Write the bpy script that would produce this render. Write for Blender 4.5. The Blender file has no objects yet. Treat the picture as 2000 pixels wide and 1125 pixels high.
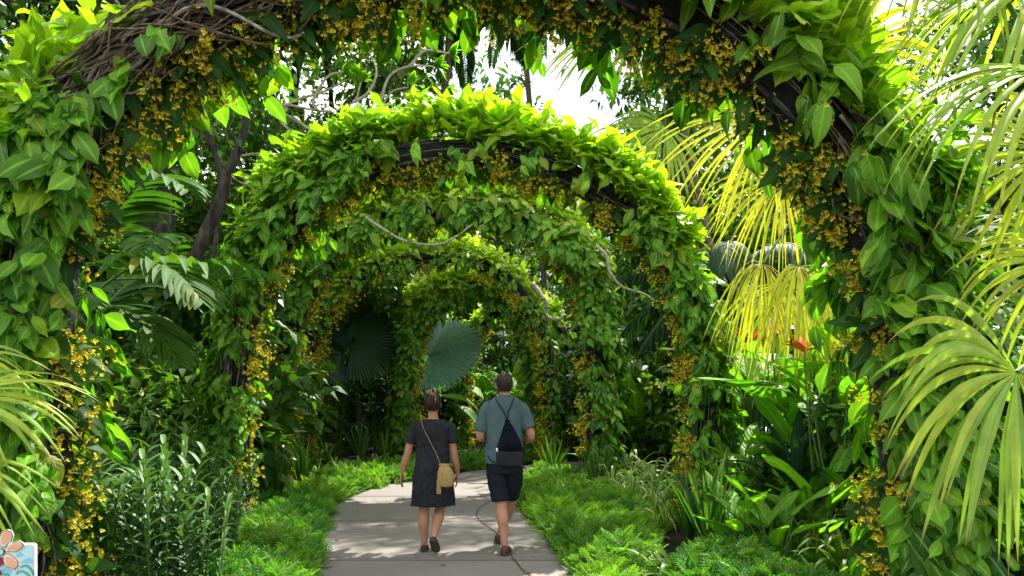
import bpy, math, random
import numpy as np
from mathutils import Vector

sc = bpy.context.scene
R = math.radians

# ------------------------------------------------------------------ camera, sky, sun, exposure
F = 1450.0          # focal length in photo pixels (photo is 2000 x 1125)
CAMZ = 1.53         # eye height
HORZ = 777.0        # row of the horizon in the photo
cam = bpy.data.cameras.new('camera')
cam.sensor_width = 36.0
cam.lens = 36.0 * F / 2000.0
cam.shift_y = (HORZ - 562.5) / 2000.0
cam.clip_start = 0.05
cam.clip_end = 3000
camo = bpy.data.objects.new('camera', cam)
sc.collection.objects.link(camo)
camo.location = (0, 0, CAMZ)
camo.rotation_euler = (R(90), 0, 0)
sc.camera = camo

SUN_AZ, SUN_EL = R(28), R(57)      # azimuth from +Y towards +X
w = bpy.data.worlds.new("World")
sc.world = w
w.use_nodes = True
nt = w.node_tree
nt.nodes.clear()
out = nt.nodes.new('ShaderNodeOutputWorld')
bg = nt.nodes.new('ShaderNodeBackground')
sky = nt.nodes.new('ShaderNodeTexSky')
sky.sky_type = 'NISHITA'
sky.sun_disc = False
sky.sun_elevation = SUN_EL
sky.sun_rotation = SUN_AZ
tc = nt.nodes.new('ShaderNodeTexCoord')
nz = nt.nodes.new('ShaderNodeTexNoise')
nz.inputs['Scale'].default_value = 2.2
nz.inputs['Detail'].default_value = 6
rp = nt.nodes.new('ShaderNodeValToRGB')
rp.color_ramp.elements[0].position = 0.32
rp.color_ramp.elements[1].position = 0.6
mx = nt.nodes.new('ShaderNodeMix')
mx.data_type = 'RGBA'
mx.inputs['B'].default_value = (10.2, 10.1, 9.8, 1)
nt.links.new(tc.outputs['Generated'], nz.inputs['Vector'])
nt.links.new(nz.outputs['Fac'], rp.inputs['Fac'])
nt.links.new(rp.outputs['Color'], mx.inputs['Factor'])
nt.links.new(sky.outputs['Color'], mx.inputs['A'])
nt.links.new(mx.outputs['Result'], bg.inputs['Color'])
bg.inputs['Strength'].default_value = 0.10
nt.links.new(bg.outputs['Background'], out.inputs['Surface'])

sl = bpy.data.lights.new('sun', 'SUN')
sl.energy = 5.0
sl.angle = R(0.53)
sl.color = (1.0, 0.95, 0.86)
so = bpy.data.objects.new('sun', sl)
sc.collection.objects.link(so)
SV = Vector((math.sin(SUN_AZ) * math.cos(SUN_EL), math.cos(SUN_AZ) * math.cos(SUN_EL), math.sin(SUN_EL)))
so.rotation_euler = SV.to_track_quat('Z', 'Y').to_euler()
so.location = (8, 10, 30)

sc.view_settings.view_transform = 'Standard'
sc.view_settings.look = 'None'
sc.view_settings.exposure = 1.25
sc.view_settings.gamma = 1
sc.render.engine = 'CYCLES'
sc.cycles.max_bounces = 8
sc.cycles.diffuse_bounces = 4
sc.cycles.glossy_bounces = 2
sc.cycles.transmission_bounces = 5
sc.cycles.use_denoising = True

# ------------------------------------------------------------------ helpers
rng = np.random.default_rng(7)
random.seed(7)
UP = np.array([0, 0, 1.0])

def at(px, py, Y):
    return np.array([(px - 1000) / F * Y, Y, CAMZ - (py - HORZ) / F * Y])

def gnd(px, py):
    Y = F * CAMZ / (py - HORZ)
    return np.array([(px - 1000) / F * Y, Y, 0.0])

def nrm(v):
    v = np.asarray(v, float)
    return v / np.maximum(np.linalg.norm(v, axis=-1, keepdims=True), 1e-9)

def rv(n, s=1.0):
    return rng.normal(size=(n, 3)) * s

class G:
    """collects geometry of one mesh object"""
    def __init__(s):
        s.v = []; s.f = []; s.m = []; s.d = []; s.n = 0
    def add(s, V, Fc, D=None, mat=0):
        V = np.asarray(V, float).reshape(-1, 3)
        Fc = np.asarray(Fc, np.int64)
        s.v.append(V)
        s.f.append(Fc + s.n)
        s.m.append(np.full(len(Fc), mat))
        if D is None:
            D = np.tile([.5, .5, .5, 0], (len(V), 1))
        s.d.append(np.asarray(D, float).reshape(-1, 4))
        s.n += len(V)
    def build(s, name, mats, parent=None, origin=(0, 0, 0), smooth=True):
        V = np.concatenate(s.v) - np.asarray(origin)
        me = bpy.data.meshes.new(name)
        me.vertices.add(len(V))
        me.vertices.foreach_set('co', V.astype(np.float32).ravel())
        li = np.concatenate([f.ravel() for f in s.f]).astype(np.int32)
        cnt = np.concatenate([np.full(len(f), f.shape[1]) for f in s.f]).astype(np.int32)
        st = np.concatenate([[0], np.cumsum(cnt)[:-1]]).astype(np.int32)
        me.loops.add(len(li))
        me.loops.foreach_set('vertex_index', li)
        me.polygons.add(len(cnt))
        me.polygons.foreach_set('loop_start', st)
        me.polygons.foreach_set('loop_total', cnt)
        me.polygons.foreach_set('material_index', np.concatenate(s.m).astype(np.int32))
        me.polygons.foreach_set('use_smooth', np.full(len(cnt), smooth))
        a = me.attributes.new('ld', 'FLOAT_COLOR', 'POINT')
        a.data.foreach_set('color', np.concatenate(s.d).astype(np.float32).ravel())
        if not isinstance(mats, (list, tuple)):
            mats = [mats]
        for m in mats:
            me.materials.append(m)
        me.update(calc_edges=True)
        o = bpy.data.objects.new(name, me)
        sc.collection.objects.link(o)
        if parent is not None:
            o.parent = parent
        return o

def tag(o, label=None, cat=None, group=None, kind=None):
    if label: o['label'] = label
    if cat: o['category'] = cat
    if group: o['group'] = group
    if kind: o['kind'] = kind
    return o

def thing(name, label, cat, loc=(0, 0, 0), group=None):
    o = bpy.data.objects.new(name, None)
    o.empty_display_size = 0.1
    sc.collection.objects.link(o)
    o.location = tuple(float(c) for c in loc)
    return tag(o, label, cat, group)

def copy_tree(root, loc, rotz, scale, label, group=None, kids=None):
    r = root.copy()
    sc.collection.objects.link(r)
    r.location = tuple(float(c) for c in loc)
    r.rotation_euler = (0, 0, rotz)
    r.scale = (scale,) * 3 if np.isscalar(scale) else scale
    r['label'] = label
    if group: r['group'] = group
    for ch in list(root.children):
        c = ch.copy(); sc.collection.objects.link(c); c.parent = r
        for g2 in list(ch.children):
            d = g2.copy(); sc.collection.objects.link(d); d.parent = c
    return r

def inst(g, tmpls, P, D, N, S, rnd=None, age=None, mat=0, wide=1.0):
    """place leaf templates: P position, D along leaf, N leaf normal, S size"""
    M = len(P)
    if M == 0: return
    D = nrm(D)
    X = nrm(np.cross(D, N))
    Z = np.cross(X, D)
    if rnd is None: rnd = rng.random(M)
    if age is None: age = np.zeros(M)
    S = np.broadcast_to(np.asarray(S, float), (M,))
    pick = rng.integers(0, len(tmpls), M)
    for k, (tv, tf, tu) in enumerate(tmpls):
        i = np.where(pick == k)[0]
        if len(i) == 0: continue
        s = S[i][:, None, None]
        V = P[i][:, None, :] + s * (wide * tv[None, :, 0:1] * X[i][:, None, :] + tv[None, :, 1:2] * D[i][:, None, :] + tv[None, :, 2:3] * Z[i][:, None, :])
        n = len(tv)
        Fc = (tf[None] + (np.arange(len(i)) * n)[:, None, None]).reshape(-1, tf.shape[1])
        Dd = np.empty((len(i), n, 4))
        Dd[..., 0] = rnd[i][:, None]; Dd[..., 1] = tu[None, :, 0]; Dd[..., 2] = tu[None, :, 1]; Dd[..., 3] = age[i][:, None]
        g.add(V, Fc, Dd, mat)

def leaf_tmpl(wd=.62, rows=8, cols=5, curl=.15, fold=.25, wave=.03, cord=.7, tip=1.0, pet=.18, seed=0):
    """heart/ovate leaf, length 1 along +y, adaxial side +z, with a petiole strip"""
    r = np.random.default_rng(seed)
    V = []; U = []
    ts = np.linspace(0, 1, rows)
    ph = r.random() * 6
    for t in ts:
        wt = math.sin(math.pi * min(1, t ** cord * .97 + .03)) ** .85
        wt *= (1 - .55 * max(0, t - .72) / .28 * tip)
        h = wd / 2 * wt
        for u in np.linspace(-1, 1, cols):
            x = h * u
            yy = t - .06 * abs(u) * (t < .3)
            z = fold * abs(x) - curl * t * t - .10 * abs(u) ** 2 * wt * wd + wave * math.sin(ph + 7 * t + 2 * u) * abs(u)
            V.append((x, yy, z)); U.append((u * .5 + .5, t))
    Fc = [(a * cols + b, a * cols + b + 1, (a + 1) * cols + b + 1, (a + 1) * cols + b) for a in range(rows - 1) for b in range(cols - 1)]
    if pet:
        n = len(V)
        V += [(-.012, -pet, -.05), (.012, -pet, -.05), (.012, .02, .0), (-.012, .02, .0)]
        U += [(.5, 0)] * 4
        Fc.append((n, n + 1, n + 2, n + 3))
    return np.array(V, float), np.array(Fc), np.array(U, float)

T_OV = [leaf_tmpl(wd=(.50, .58, .44, .62, .53, .47, .40, .56)[i], curl=(.05, .15, .3, .1, .45, .25, .6, -.05)[i], fold=(.35, .2, .5, .1, .3, .6, .25, .4)[i], wave=.03 + .012 * i, cord=(.75, .82, .9, .7, .8, .85, .95, .78)[i], seed=i) for i in range(8)]
T_OVL = [leaf_tmpl(wd=.50 + .06 * (i % 3), rows=5, cols=3, curl=.08 + .1 * i, fold=.3, seed=i, pet=.12) for i in range(4)]
T_LAN = [leaf_tmpl(wd=.30 + .04 * i, rows=7, cols=3, curl=.15 + .12 * i, fold=.3, cord=.85, tip=.5, seed=i, pet=.05) for i in range(4)]
T_BIG = [leaf_tmpl(wd=.42 + .05 * i, rows=10, cols=5, curl=.25 + .12 * i, fold=.3, cord=.8, tip=.4, wave=.04, seed=i, pet=.0) for i in range(3)]
_k = (np.array([(0, 0, 0), (-.24, .42, .05), (0, .45, 0), (.24, .42, .05), (0, 1, -.12)], float),
      np.array([(0, 2, 1), (0, 3, 2), (1, 2, 4), (2, 3, 4)]), np.array([(.5, 0), (0, .4), (.5, .4), (1, .4), (.5, 1)], float))
_k2 = (_k[0] * np.array([.8, 1, 1]) + np.array([0, 0, 0]) + np.array([[0, 0, 0], [0, 0, -.02], [0, 0, .03], [0, 0, -.02], [0, 0, -.15]]), _k[1], _k[2])
T_KITE = [_k, _k2]

def flower_tmpl(seed):
    r = np.random.default_rng(seed)
    V = [(0, 0, 0)]; Fc = []; U = [(.5, 0)]
    # broad ruffled lip
    lip = [(-.12, -.1), (-.55, -.35), (-.6, -.75), (-.2, -.72), (0, -.82), (.2, -.7), (.62, -.78), (.5, -.32), (.12, -.1)]
    n0 = len(V)
    for (x, y) in lip:
        V.append((x, y, .18 + r.normal() * .12)); U.append((.5, .8))
    for k in range(len(lip) - 1):
        Fc.append((0, n0 + k, n0 + k + 1))
    for a in (20, 90, 160, 235, 305):
        c, s_ = math.cos(R(a)), math.sin(R(a))
        L = .5 + .1 * r.random(); n1 = len(V); z = .1 + r.normal() * .15
        V += [(c * L * .5 - s_ * .13, s_ * L * .5 + c * .13, z * .5), (c * L, s_ * L, z), (c * L * .5 + s_ * .13, s_ * L * .5 - c * .13, z * .5)]
        U += [(.5, .2), (.5, .35), (.5, .2)]
        Fc.append((0, n1, n1 + 1)); Fc.append((0, n1 + 1, n1 + 2))
    return np.array(V, float), np.array(Fc), np.array(U, float)
T_FLO = [flower_tmpl(i) for i in range(3)]

def prof(kind, t):
    if kind == 'strap':
        return np.minimum(1, .55 + t * 2.2) * np.clip((1 - t) * 2.6, 0, 1) ** .7
    if kind == 'lance':
        return np.sin(np.pi * np.clip(t ** .75, 0, 1)) ** .8 * .97 + .03
    if kind == 'fan':
        return np.where(t < .42, t / .42, ((1 - t) / .58) ** .8) + .015
    if kind == 'lic':
        return t * 1.0 + .02
    if kind == 'hair':
        return np.ones_like(t)
    return np.ones_like(t)

def blades(g, P, D, W, L, wid, droop, n=8, fold=.3, kind='strap', pw=1.6, rnd=None, age=0.0, mat=0):
    P = np.atleast_2d(P).astype(float); M = len(P)
    D = nrm(np.broadcast_to(D, (M, 3))); W = np.broadcast_to(W, (M, 3))
    L = np.broadcast_to(np.asarray(L, float), (M,)); wid = np.broadcast_to(np.asarray(wid, float), (M,))
    droop = np.broadcast_to(np.asarray(droop, float), (M,))
    age = np.broadcast_to(np.asarray(age, float), (M,))
    if rnd is None: rnd = rng.random(M)
    t = np.linspace(0, 1, n)
    dirs = nrm(D[:, None, :] - droop[:, None, None] * (t ** pw)[None, :, None] * UP)
    mid = nrm(dirs[:, 1:] + dirs[:, :-1]) * (L / (n - 1))[:, None, None]
    pos = np.concatenate([P[:, None, :], P[:, None, :] + np.cumsum(mid, axis=1)], axis=1)
    Wk = nrm(W[:, None, :] - np.sum(W[:, None, :] * dirs, -1, keepdims=True) * dirs)
    N = np.cross(Wk, dirs)
    h = (wid[:, None] * prof(kind, t)[None, :] / 2)[..., None]
    V = np.stack([pos - Wk * h + N * h * fold, pos, pos + Wk * h + N * h * fold], axis=2)
    idx = np.arange(M * n * 3).reshape(M, n, 3)
    Fc = np.stack([idx[:, :-1, :-1], idx[:, :-1, 1:], idx[:, 1:, 1:], idx[:, 1:, :-1]], -1).reshape(-1, 4)
    Dd = np.empty((M, n, 3, 4))
    Dd[..., 0] = rnd[:, None, None]; Dd[..., 1] = np.array([0, .5, 1]); Dd[..., 2] = t[None, :, None]; Dd[..., 3] = age[:, None, None]
    g.add(V, Fc, Dd, mat)
    return pos

def tube(g, pts, rad, sides=7, mat=0, rnd=.5, cap=False, squash=1.0, up=None, jit=0.0):
    pts = np.asarray(pts, float); n = len(pts)
    rad = np.broadcast_to(np.asarray(rad, float), (n,))
    T = nrm(np.gradient(pts, axis=0))
    ref = np.array(up if up is not None else ([0, 0, 1.0] if abs(T[0][2]) < .8 else [1.0, 0, 0]), float)
    Xs = []; x = nrm(np.cross(ref, T[0]))
    for k in range(n):
        x = nrm(x - np.dot(x, T[k]) * T[k]); Xs.append(x)
    X = np.array(Xs); Y = np.cross(T, X)
    a = np.linspace(0, 2 * np.pi, sides, endpoint=False)
    rr = rad[:, None] * (1 + (rng.normal(size=(n, sides)) * jit if jit else 0))
    V = pts[:, None, :] + rr[..., None] * (np.cos(a)[None, :, None] * X[:, None, :] + squash * np.sin(a)[None, :, None] * Y[:, None, :])
    idx = np.arange(n * sides).reshape(n, sides)
    nx = np.roll(idx, -1, axis=1)
    Fc = np.stack([idx[:-1], nx[:-1], nx[1:], idx[1:]], -1).reshape(-1, 4)
    Dd = np.empty((n, sides, 4)); Dd[..., 0] = rnd; Dd[..., 1] = .5; Dd[..., 2] = np.linspace(0, 1, n)[:, None]; Dd[..., 3] = 0
    base = g.n
    g.add(V, Fc, Dd, mat)
    if cap:
        for ring, c in ((idx[0][::-1], pts[0]), (idx[-1], pts[-1])):
            m = g.n
            g.add([c], np.zeros((0, 3), int), None, mat)
            g.f.append(np.array([(base + ring[k], base + ring[(k + 1) % sides], m) for k in range(sides)]))
            g.m.append(np.full(sides, mat))
    return pts

def smooth_line(pts, n, close=False):
    """Catmull-Rom through pts, resampled to n evenly spaced points"""
    p = np.asarray(pts, float)
    p = np.vstack([2 * p[0] - p[1], p, 2 * p[-1] - p[-2]])
    o = []
    for i in range(1, len(p) - 2):
        for t in np.linspace(0, 1, 24, endpoint=False):
            a, b, c, d = p[i - 1], p[i], p[i + 1], p[i + 2]
            o.append(.5 * ((2 * b) + (-a + c) * t + (2 * a - 5 * b + 4 * c - d) * t * t + (-a + 3 * b - 3 * c + d) * t ** 3))
    o.append(p[-2]); o = np.array(o)
    s = np.concatenate([[0], np.cumsum(np.linalg.norm(np.diff(o, axis=0), axis=1))])
    q = np.linspace(0, s[-1], n)
    return np.stack([np.interp(q, s, o[:, k]) for k in range(o.shape[1])], 1)

def box(g, c, sx, sy, sz, mat=0):
    x, y, z = sx / 2, sy / 2, sz / 2
    V = np.array([(-x, -y, -z), (x, -y, -z), (x, y, -z), (-x, y, -z), (-x, -y, z), (x, -y, z), (x, y, z), (-x, y, z)]) + np.asarray(c)
    g.add(V, [(0, 3, 2, 1), (4, 5, 6, 7), (0, 1, 5, 4), (1, 2, 6, 5), (2, 3, 7, 6), (3, 0, 4, 7)], None, mat)

# ------------------------------------------------------------------ materials
def newmat(name):
    m = bpy.data.materials.new(name); m.use_nodes = True
    m.node_tree.nodes.clear()
    return m, m.node_tree.nodes, m.node_tree.links

def N_(ns, t, **kw):
    n = ns.new(t)
    for k, v in kw.items(): setattr(n, k, v)
    return n

def mixc(ns, ls, fac, a, b, bt='MIX'):
    n = ns.new('ShaderNodeMix'); n.data_type = 'RGBA'; n.blend_type = bt
    for key, val in (('Factor', fac), ('A', a), ('B', b)):
        if hasattr(val, 'links') or isinstance(val, bpy.types.NodeSocket):
            ls.new(val, n.inputs[key])
        elif key == 'Factor': n.inputs[key].default_value = val
        else: n.inputs[key].default_value = (*val, 1) if len(val) == 3 else val
    return n.outputs['Result']

def mth(ns, ls, op, a, b=0.0, c=0.0, clamp=False):
    n = ns.new('ShaderNodeMath'); n.operation = op; n.use_clamp = clamp
    for i, v in enumerate((a, b, c)):
        if isinstance(v, bpy.types.NodeSocket): ls.new(v, n.inputs[i])
        else: n.inputs[i].default_value = v
    return n.outputs[0]

def leafmat(name, dark, light, young=None, trans=.38, rough=.42, vein=.35, spec=.5, old=.965, veins=0.0, tcol=(1.2, 1.4, .35), edge=None, tip=0):
    m, ns, ls = newmat(name)
    at_ = N_(ns, 'ShaderNodeAttribute', attribute_name='ld')
    sep = N_(ns, 'ShaderNodeSeparateColor'); ls.new(at_.outputs['Color'], sep.inputs[0])
    r, u, v = sep.outputs[0], sep.outputs[1], sep.outputs[2]
    age = at_.outputs['Alpha']
    c = mixc(ns, ls, r, dark, light)
    if young: c = mixc(ns, ls, age, c, young)
    # rare old leaves
    oldf = mth(ns, ls, 'MULTIPLY', mth(ns, ls, 'GREATER_THAN', r, old), .7)
    c = mixc(ns, ls, oldf, c, (.30, .25, .03))
    geo = N_(ns, 'ShaderNodeNewGeometry')
    no = N_(ns, 'ShaderNodeTexNoise'); no.inputs['Scale'].default_value = 9; no.inputs['Detail'].default_value = 4
    ls.new(geo.outputs['Position'], no.inputs['Vector'])
    f = mth(ns, ls, 'MULTIPLY_ADD', no.outputs['Fac'], .9, .55)
    mul = N_(ns, 'ShaderNodeVectorMath', operation='SCALE'); ls.new(c, mul.inputs[0]); ls.new(f, mul.inputs['Scale']); c = mul.outputs[0]
    du = mth(ns, ls, 'ABSOLUTE', mth(ns, ls, 'SUBTRACT', u, .5))
    if vein:
        vf = mth(ns, ls, 'MULTIPLY', mth(ns, ls, 'SUBTRACT', 1.0, mth(ns, ls, 'MULTIPLY', du, 9.0), clamp=True), vein)
        c = mixc(ns, ls, vf, c, tuple(min(1, x * 2.2 + .03) for x in light))
    if tip:
        tf = mth(ns, ls, 'MULTIPLY', mth(ns, ls, 'MULTIPLY_ADD', mth(ns, ls, 'ADD', v, mth(ns, ls, 'MULTIPLY', r, .12)), 9.0, -8.3, clamp=True), tip)
        c = mixc(ns, ls, tf, c, (.24, .16, .06))
    if edge:
        ef = mth(ns, ls, 'GREATER_THAN', du, .30)
        c = mixc(ns, ls, ef, c, edge)
    bs = N_(ns, 'ShaderNodeBsdfPrincipled')
    ls.new(c, bs.inputs['Base Color']); bs.inputs['Roughness'].default_value = rough
    bs.inputs['Specular IOR Level'].default_value = spec
    if veins:
        wv = mth(ns, ls, 'SINE', mth(ns, ls, 'SUBTRACT', mth(ns, ls, 'MULTIPLY', v, 46.0), mth(ns, ls, 'MULTIPLY', du, 26.0)))
        bp = N_(ns, 'ShaderNodeBump'); bp.inputs['Strength'].default_value = veins; bp.inputs['Distance'].default_value = .01
        ls.new(wv, bp.inputs['Height']); ls.new(bp.outputs[0], bs.inputs['Normal'])
    tr = N_(ns, 'ShaderNodeBsdfTranslucent')
    tm = mixc(ns, ls, 1.0, c, tcol, 'MULTIPLY'); ls.new(tm, tr.inputs['Color'])
    mxs = N_(ns, 'ShaderNodeMixShader'); mxs.inputs[0].default_value = trans
    ls.new(bs.outputs[0], mxs.inputs[1]); ls.new(tr.outputs[0], mxs.inputs[2])
    o = N_(ns, 'ShaderNodeOutputMaterial'); ls.new(mxs.outputs[0], o.inputs[0])
    return m

def plain(name, c1, c2=None, scale=8, rough=.7, bump=.0, spec=.3, detail=6, stretch=None, bscale=None, use_r=False, metal=0):
    m, ns, ls = newmat(name)
    bs = N_(ns, 'ShaderNodeBsdfPrincipled'); bs.inputs['Roughness'].default_value = rough
    bs.inputs['Specular IOR Level'].default_value = spec; bs.inputs['Metallic'].default_value = metal
    tcn = N_(ns, 'ShaderNodeTexCoord'); mp = N_(ns, 'ShaderNodeMapping'); ls.new(tcn.outputs['Object'], mp.inputs[0])
    if stretch: mp.inputs['Scale'].default_value = stretch
    no = N_(ns, 'ShaderNodeTexNoise'); no.inputs['Scale'].default_value = scale; no.inputs['Detail'].default_value = detail
    ls.new(mp.outputs[0], no.inputs['Vector'])
    rp_ = N_(ns, 'ShaderNodeValToRGB'); rp_.color_ramp.elements[0].position = .35; rp_.color_ramp.elements[1].position = .65
    rp_.color_ramp.elements[0].color = (*c1, 1); rp_.color_ramp.elements[1].color = (*(c2 or c1), 1)
    ls.new(no.outputs['Fac'], rp_.inputs[0]); col = rp_.outputs[0]
    if use_r:
        at_ = N_(ns, 'ShaderNodeAttribute', attribute_name='ld'); sep = N_(ns, 'ShaderNodeSeparateColor'); ls.new(at_.outputs['Color'], sep.inputs[0])
        f = mth(ns, ls, 'MULTIPLY_ADD', sep.outputs[0], 1.2, .4)
        mul = N_(ns, 'ShaderNodeVectorMath', operation='SCALE'); ls.new(col, mul.inputs[0]); ls.new(f, mul.inputs['Scale']); col = mul.outputs[0]
    ls.new(col, bs.inputs['Base Color'])
    if bump:
        n2 = N_(ns, 'ShaderNodeTexNoise'); n2.inputs['Scale'].default_value = bscale or scale * 3; n2.inputs['Detail'].default_value = 6
        ls.new(mp.outputs[0], n2.inputs['Vector'])
        bp = N_(ns, 'ShaderNodeBump'); bp.inputs['Strength'].default_value = bump; bp.inputs['Distance'].default_value = .02
        ls.new(n2.outputs['Fac'], bp.inputs['Height']); ls.new(bp.outputs[0], bs.inputs['Normal'])
    o = N_(ns, 'ShaderNodeOutputMaterial'); ls.new(bs.outputs[0], o.inputs[0])
    return m

M = {}
M['creeper'] = leafmat('creeper_leaf', (.022, .105, .012), (.22, .47, .035), young=(.44, .60, .035), trans=.45, rough=.45, vein=.4, veins=.15, spec=.28, old=.968)
M['creeper_far'] = leafmat('creeper_leaf_far', (.026, .11, .014), (.22, .46, .045), young=(.52, .64, .08), trans=.44, rough=.5, vein=.3, spec=.28, old=.968)
M['orchid_leaf'] = leafmat('orchid_leaf', (.02, .07, .012), (.05, .14, .02), trans=.38, rough=.6, vein=.2, spec=.2)
M['palm_near'] = leafmat('palm_pale', (.22, .38, .05), (.36, .52, .08), young=(.56, .58, .04), trans=.48, rough=.5, vein=.15, spec=.3, tip=.8)
M['palm_gold'] = leafmat('palm_golden', (.22, .36, .03), (.42, .48, .04), young=(.66, .58, .04), trans=.55, rough=.45, vein=.1, tip=.8)
M['palm_green'] = leafmat('palm_green', (.018, .075, .012), (.05, .15, .02), young=(.15, .28, .03), trans=.42, rough=.6, vein=.15, old=.99, spec=.2)
M['palm_dark'] = leafmat('palm_dark', (.015, .05, .02), (.035, .09, .035), trans=.3, rough=.55, vein=.1, old=.995, spec=.25)
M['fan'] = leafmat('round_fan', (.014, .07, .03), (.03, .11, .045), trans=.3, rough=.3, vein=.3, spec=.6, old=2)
M['fan_lit'] = leafmat('round_fan_lit', (.10, .24, .16), (.16, .34, .23), trans=.25, rough=.32, vein=.45, spec=.7, old=2)  # lit copy of the round fan leaf, sunlight put into its lighter colour
M['reed'] = leafmat('reed_leaf', (.03, .085, .032), (.075, .16, .06), young=(.12, .24, .04), trans=.25, rough=.5, vein=.15, spec=.3)
M['strap'] = leafmat('strap_leaf', (.025, .09, .02), (.08, .21, .03), young=(.32, .46, .04), trans=.38, rough=.42, vein=.12, tip=.7)
M['strap_dark'] = leafmat('strap_dark', (.012, .05, .02), (.03, .085, .035), trans=.2, rough=.32, vein=.1, old=2)
M['varieg'] = leafmat('variegated_leaf', (.09, .24, .03), (.13, .27, .04), young=(.3, .42, .06), trans=.35, rough=.4, vein=0, edge=(.5, .56, .3))
M['cover'] = leafmat('cover_leaf', (.025, .10, .018), (.08, .24, .035), young=(.26, .44, .03), trans=.4, rough=.55, vein=.1, old=.985, spec=.25)
M['broad'] = leafmat('broad_leaf', (.05, .19, .015), (.15, .37, .03), young=(.30, .54, .04), trans=.45, rough=.5, vein=.35, veins=.3, spec=.3)
M['tree1'] = leafmat('tree_leaf_dark', (.018, .055, .012), (.045, .12, .018), young=(.10, .22, .025), trans=.35, rough=.45, vein=0)
M['tree2'] = leafmat('tree_leaf_bright', (.05, .14, .02), (.13, .28, .03), young=(.28, .42, .04), trans=.45, rough=.42, vein=0)
M['tree3'] = leafmat('tree_leaf_mid', (.03, .09, .015), (.07, .18, .022), young=(.16, .30, .03), trans=.4, rough=.42, vein=0)
M['bark'] = plain('bark_dark', (.018, .014, .011), (.07, .062, .05), scale=14, rough=.9, bump=.7, stretch=(1, 1, .35))
M['bark_pale'] = plain('bark_pale', (.26, .22, .16), (.48, .43, .35), scale=18, rough=.8, bump=.4)
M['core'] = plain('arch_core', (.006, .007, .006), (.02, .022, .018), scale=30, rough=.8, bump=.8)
M['steel'] = plain('steel_dark', (.012, .018, .02), (.02, .028, .03), scale=10, rough=.35, spec=.5)
M['vine'] = plain('vine_stem', (.07, .045, .03), (.21, .165, .12), scale=20, rough=.8, bump=.4, use_r=True)
M['vine_grey'] = plain('vine_stem_grey', (.16, .14, .12), (.36, .36, .33), scale=16, rough=.75, bump=.4, use_r=True)
M['greenstem'] = plain('green_stem', (.05, .12, .02), (.10, .18, .03), scale=12, rough=.5)
M['rust'] = plain('palm_trunk', (.07, .055, .04), (.16, .13, .09), scale=6, rough=.9, bump=.6, stretch=(.6, .6, 4))
# yellow dancing orchid bloom: brown-spotted small sepals, yellow lip
m, ns, ls = newmat('bloom_yellow')
a_ = N_(ns, 'ShaderNodeAttribute', attribute_name='ld'); s_ = N_(ns, 'ShaderNodeSeparateColor'); ls.new(a_.outputs['Color'], s_.inputs[0])
yel = mixc(ns, ls, s_.outputs[0], (.84, .70, .012), (.95, .92, .06))
col = mixc(ns, ls, mth(ns, ls, 'LESS_THAN', s_.outputs[2], .5), yel, (.52, .38, .02))
bs = N_(ns, 'ShaderNodeBsdfPrincipled'); ls.new(col, bs.inputs['Base Color']); bs.inputs['Roughness'].default_value = .5
tr = N_(ns, 'ShaderNodeBsdfTranslucent'); ls.new(col, tr.inputs[0])
ms = N_(ns, 'ShaderNodeMixShader'); ms.inputs[0].default_value = .45; ls.new(bs.outputs[0], ms.inputs[1]); ls.new(tr.outputs[0], ms.inputs[2])
o_ = N_(ns, 'ShaderNodeOutputMaterial'); ls.new(ms.outputs[0], o_.inputs[0]); M['bloom'] = m
M['orange'] = plain('bloom_orange', (.75, .12, .015), (.85, .2, .03), rough=.5)
M['bract'] = plain('spathe_cream', (.6, .62, .42), (.72, .72, .5), rough=.5)

# path: washed aggregate
m, ns, ls = newmat('path_concrete')
tcn = N_(ns, 'ShaderNodeTexCoord')
n1 = N_(ns, 'ShaderNodeTexNoise'); n1.inputs['Scale'].default_value = 190; n1.inputs['Detail'].default_value = 2; ls.new(tcn.outputs['Object'], n1.inputs[0])
n2 = N_(ns, 'ShaderNodeTexNoise'); n2.inputs['Scale'].default_value = 1.1; n2.inputs['Detail'].default_value = 7; ls.new(tcn.outputs['Object'], n2.inputs[0])
c0 = mixc(ns, ls, n1.outputs['Fac'], (.115, .104, .096), (.345, .322, .302))
c1 = mixc(ns, ls, n2.outputs['Fac'], (.62, .61, .60), (1.12, 1.08, 1.04)); c1.node.clamp_result = False
cc = mixc(ns, ls, 1.0, c0, c1, 'MULTIPLY')
bs = N_(ns, 'ShaderNodeBsdfPrincipled'); ls.new(cc, bs.inputs['Base Color']); bs.inputs['Roughness'].default_value = .85
bp = N_(ns, 'ShaderNodeBump'); bp.inputs['Strength'].default_value = .35; bp.inputs['Distance'].default_value = .004; ls.new(n1.outputs['Fac'], bp.inputs['Height']); ls.new(bp.outputs[0], bs.inputs['Normal'])
o_ = N_(ns, 'ShaderNodeOutputMaterial'); ls.new(bs.outputs[0], o_.inputs[0]); M['path'] = m
M['band'] = plain('path_band_red', (.125, .108, .10), (.25, .215, .20), scale=120, rough=.85, bump=.2, detail=3)
M['joint'] = plain('path_joint', (.05, .042, .036), rough=.9)
M['soil'] = plain('soil', (.008, .006, .004), (.04, .03, .018), scale=5, rough=.95, bump=.9, bscale=40)

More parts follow.
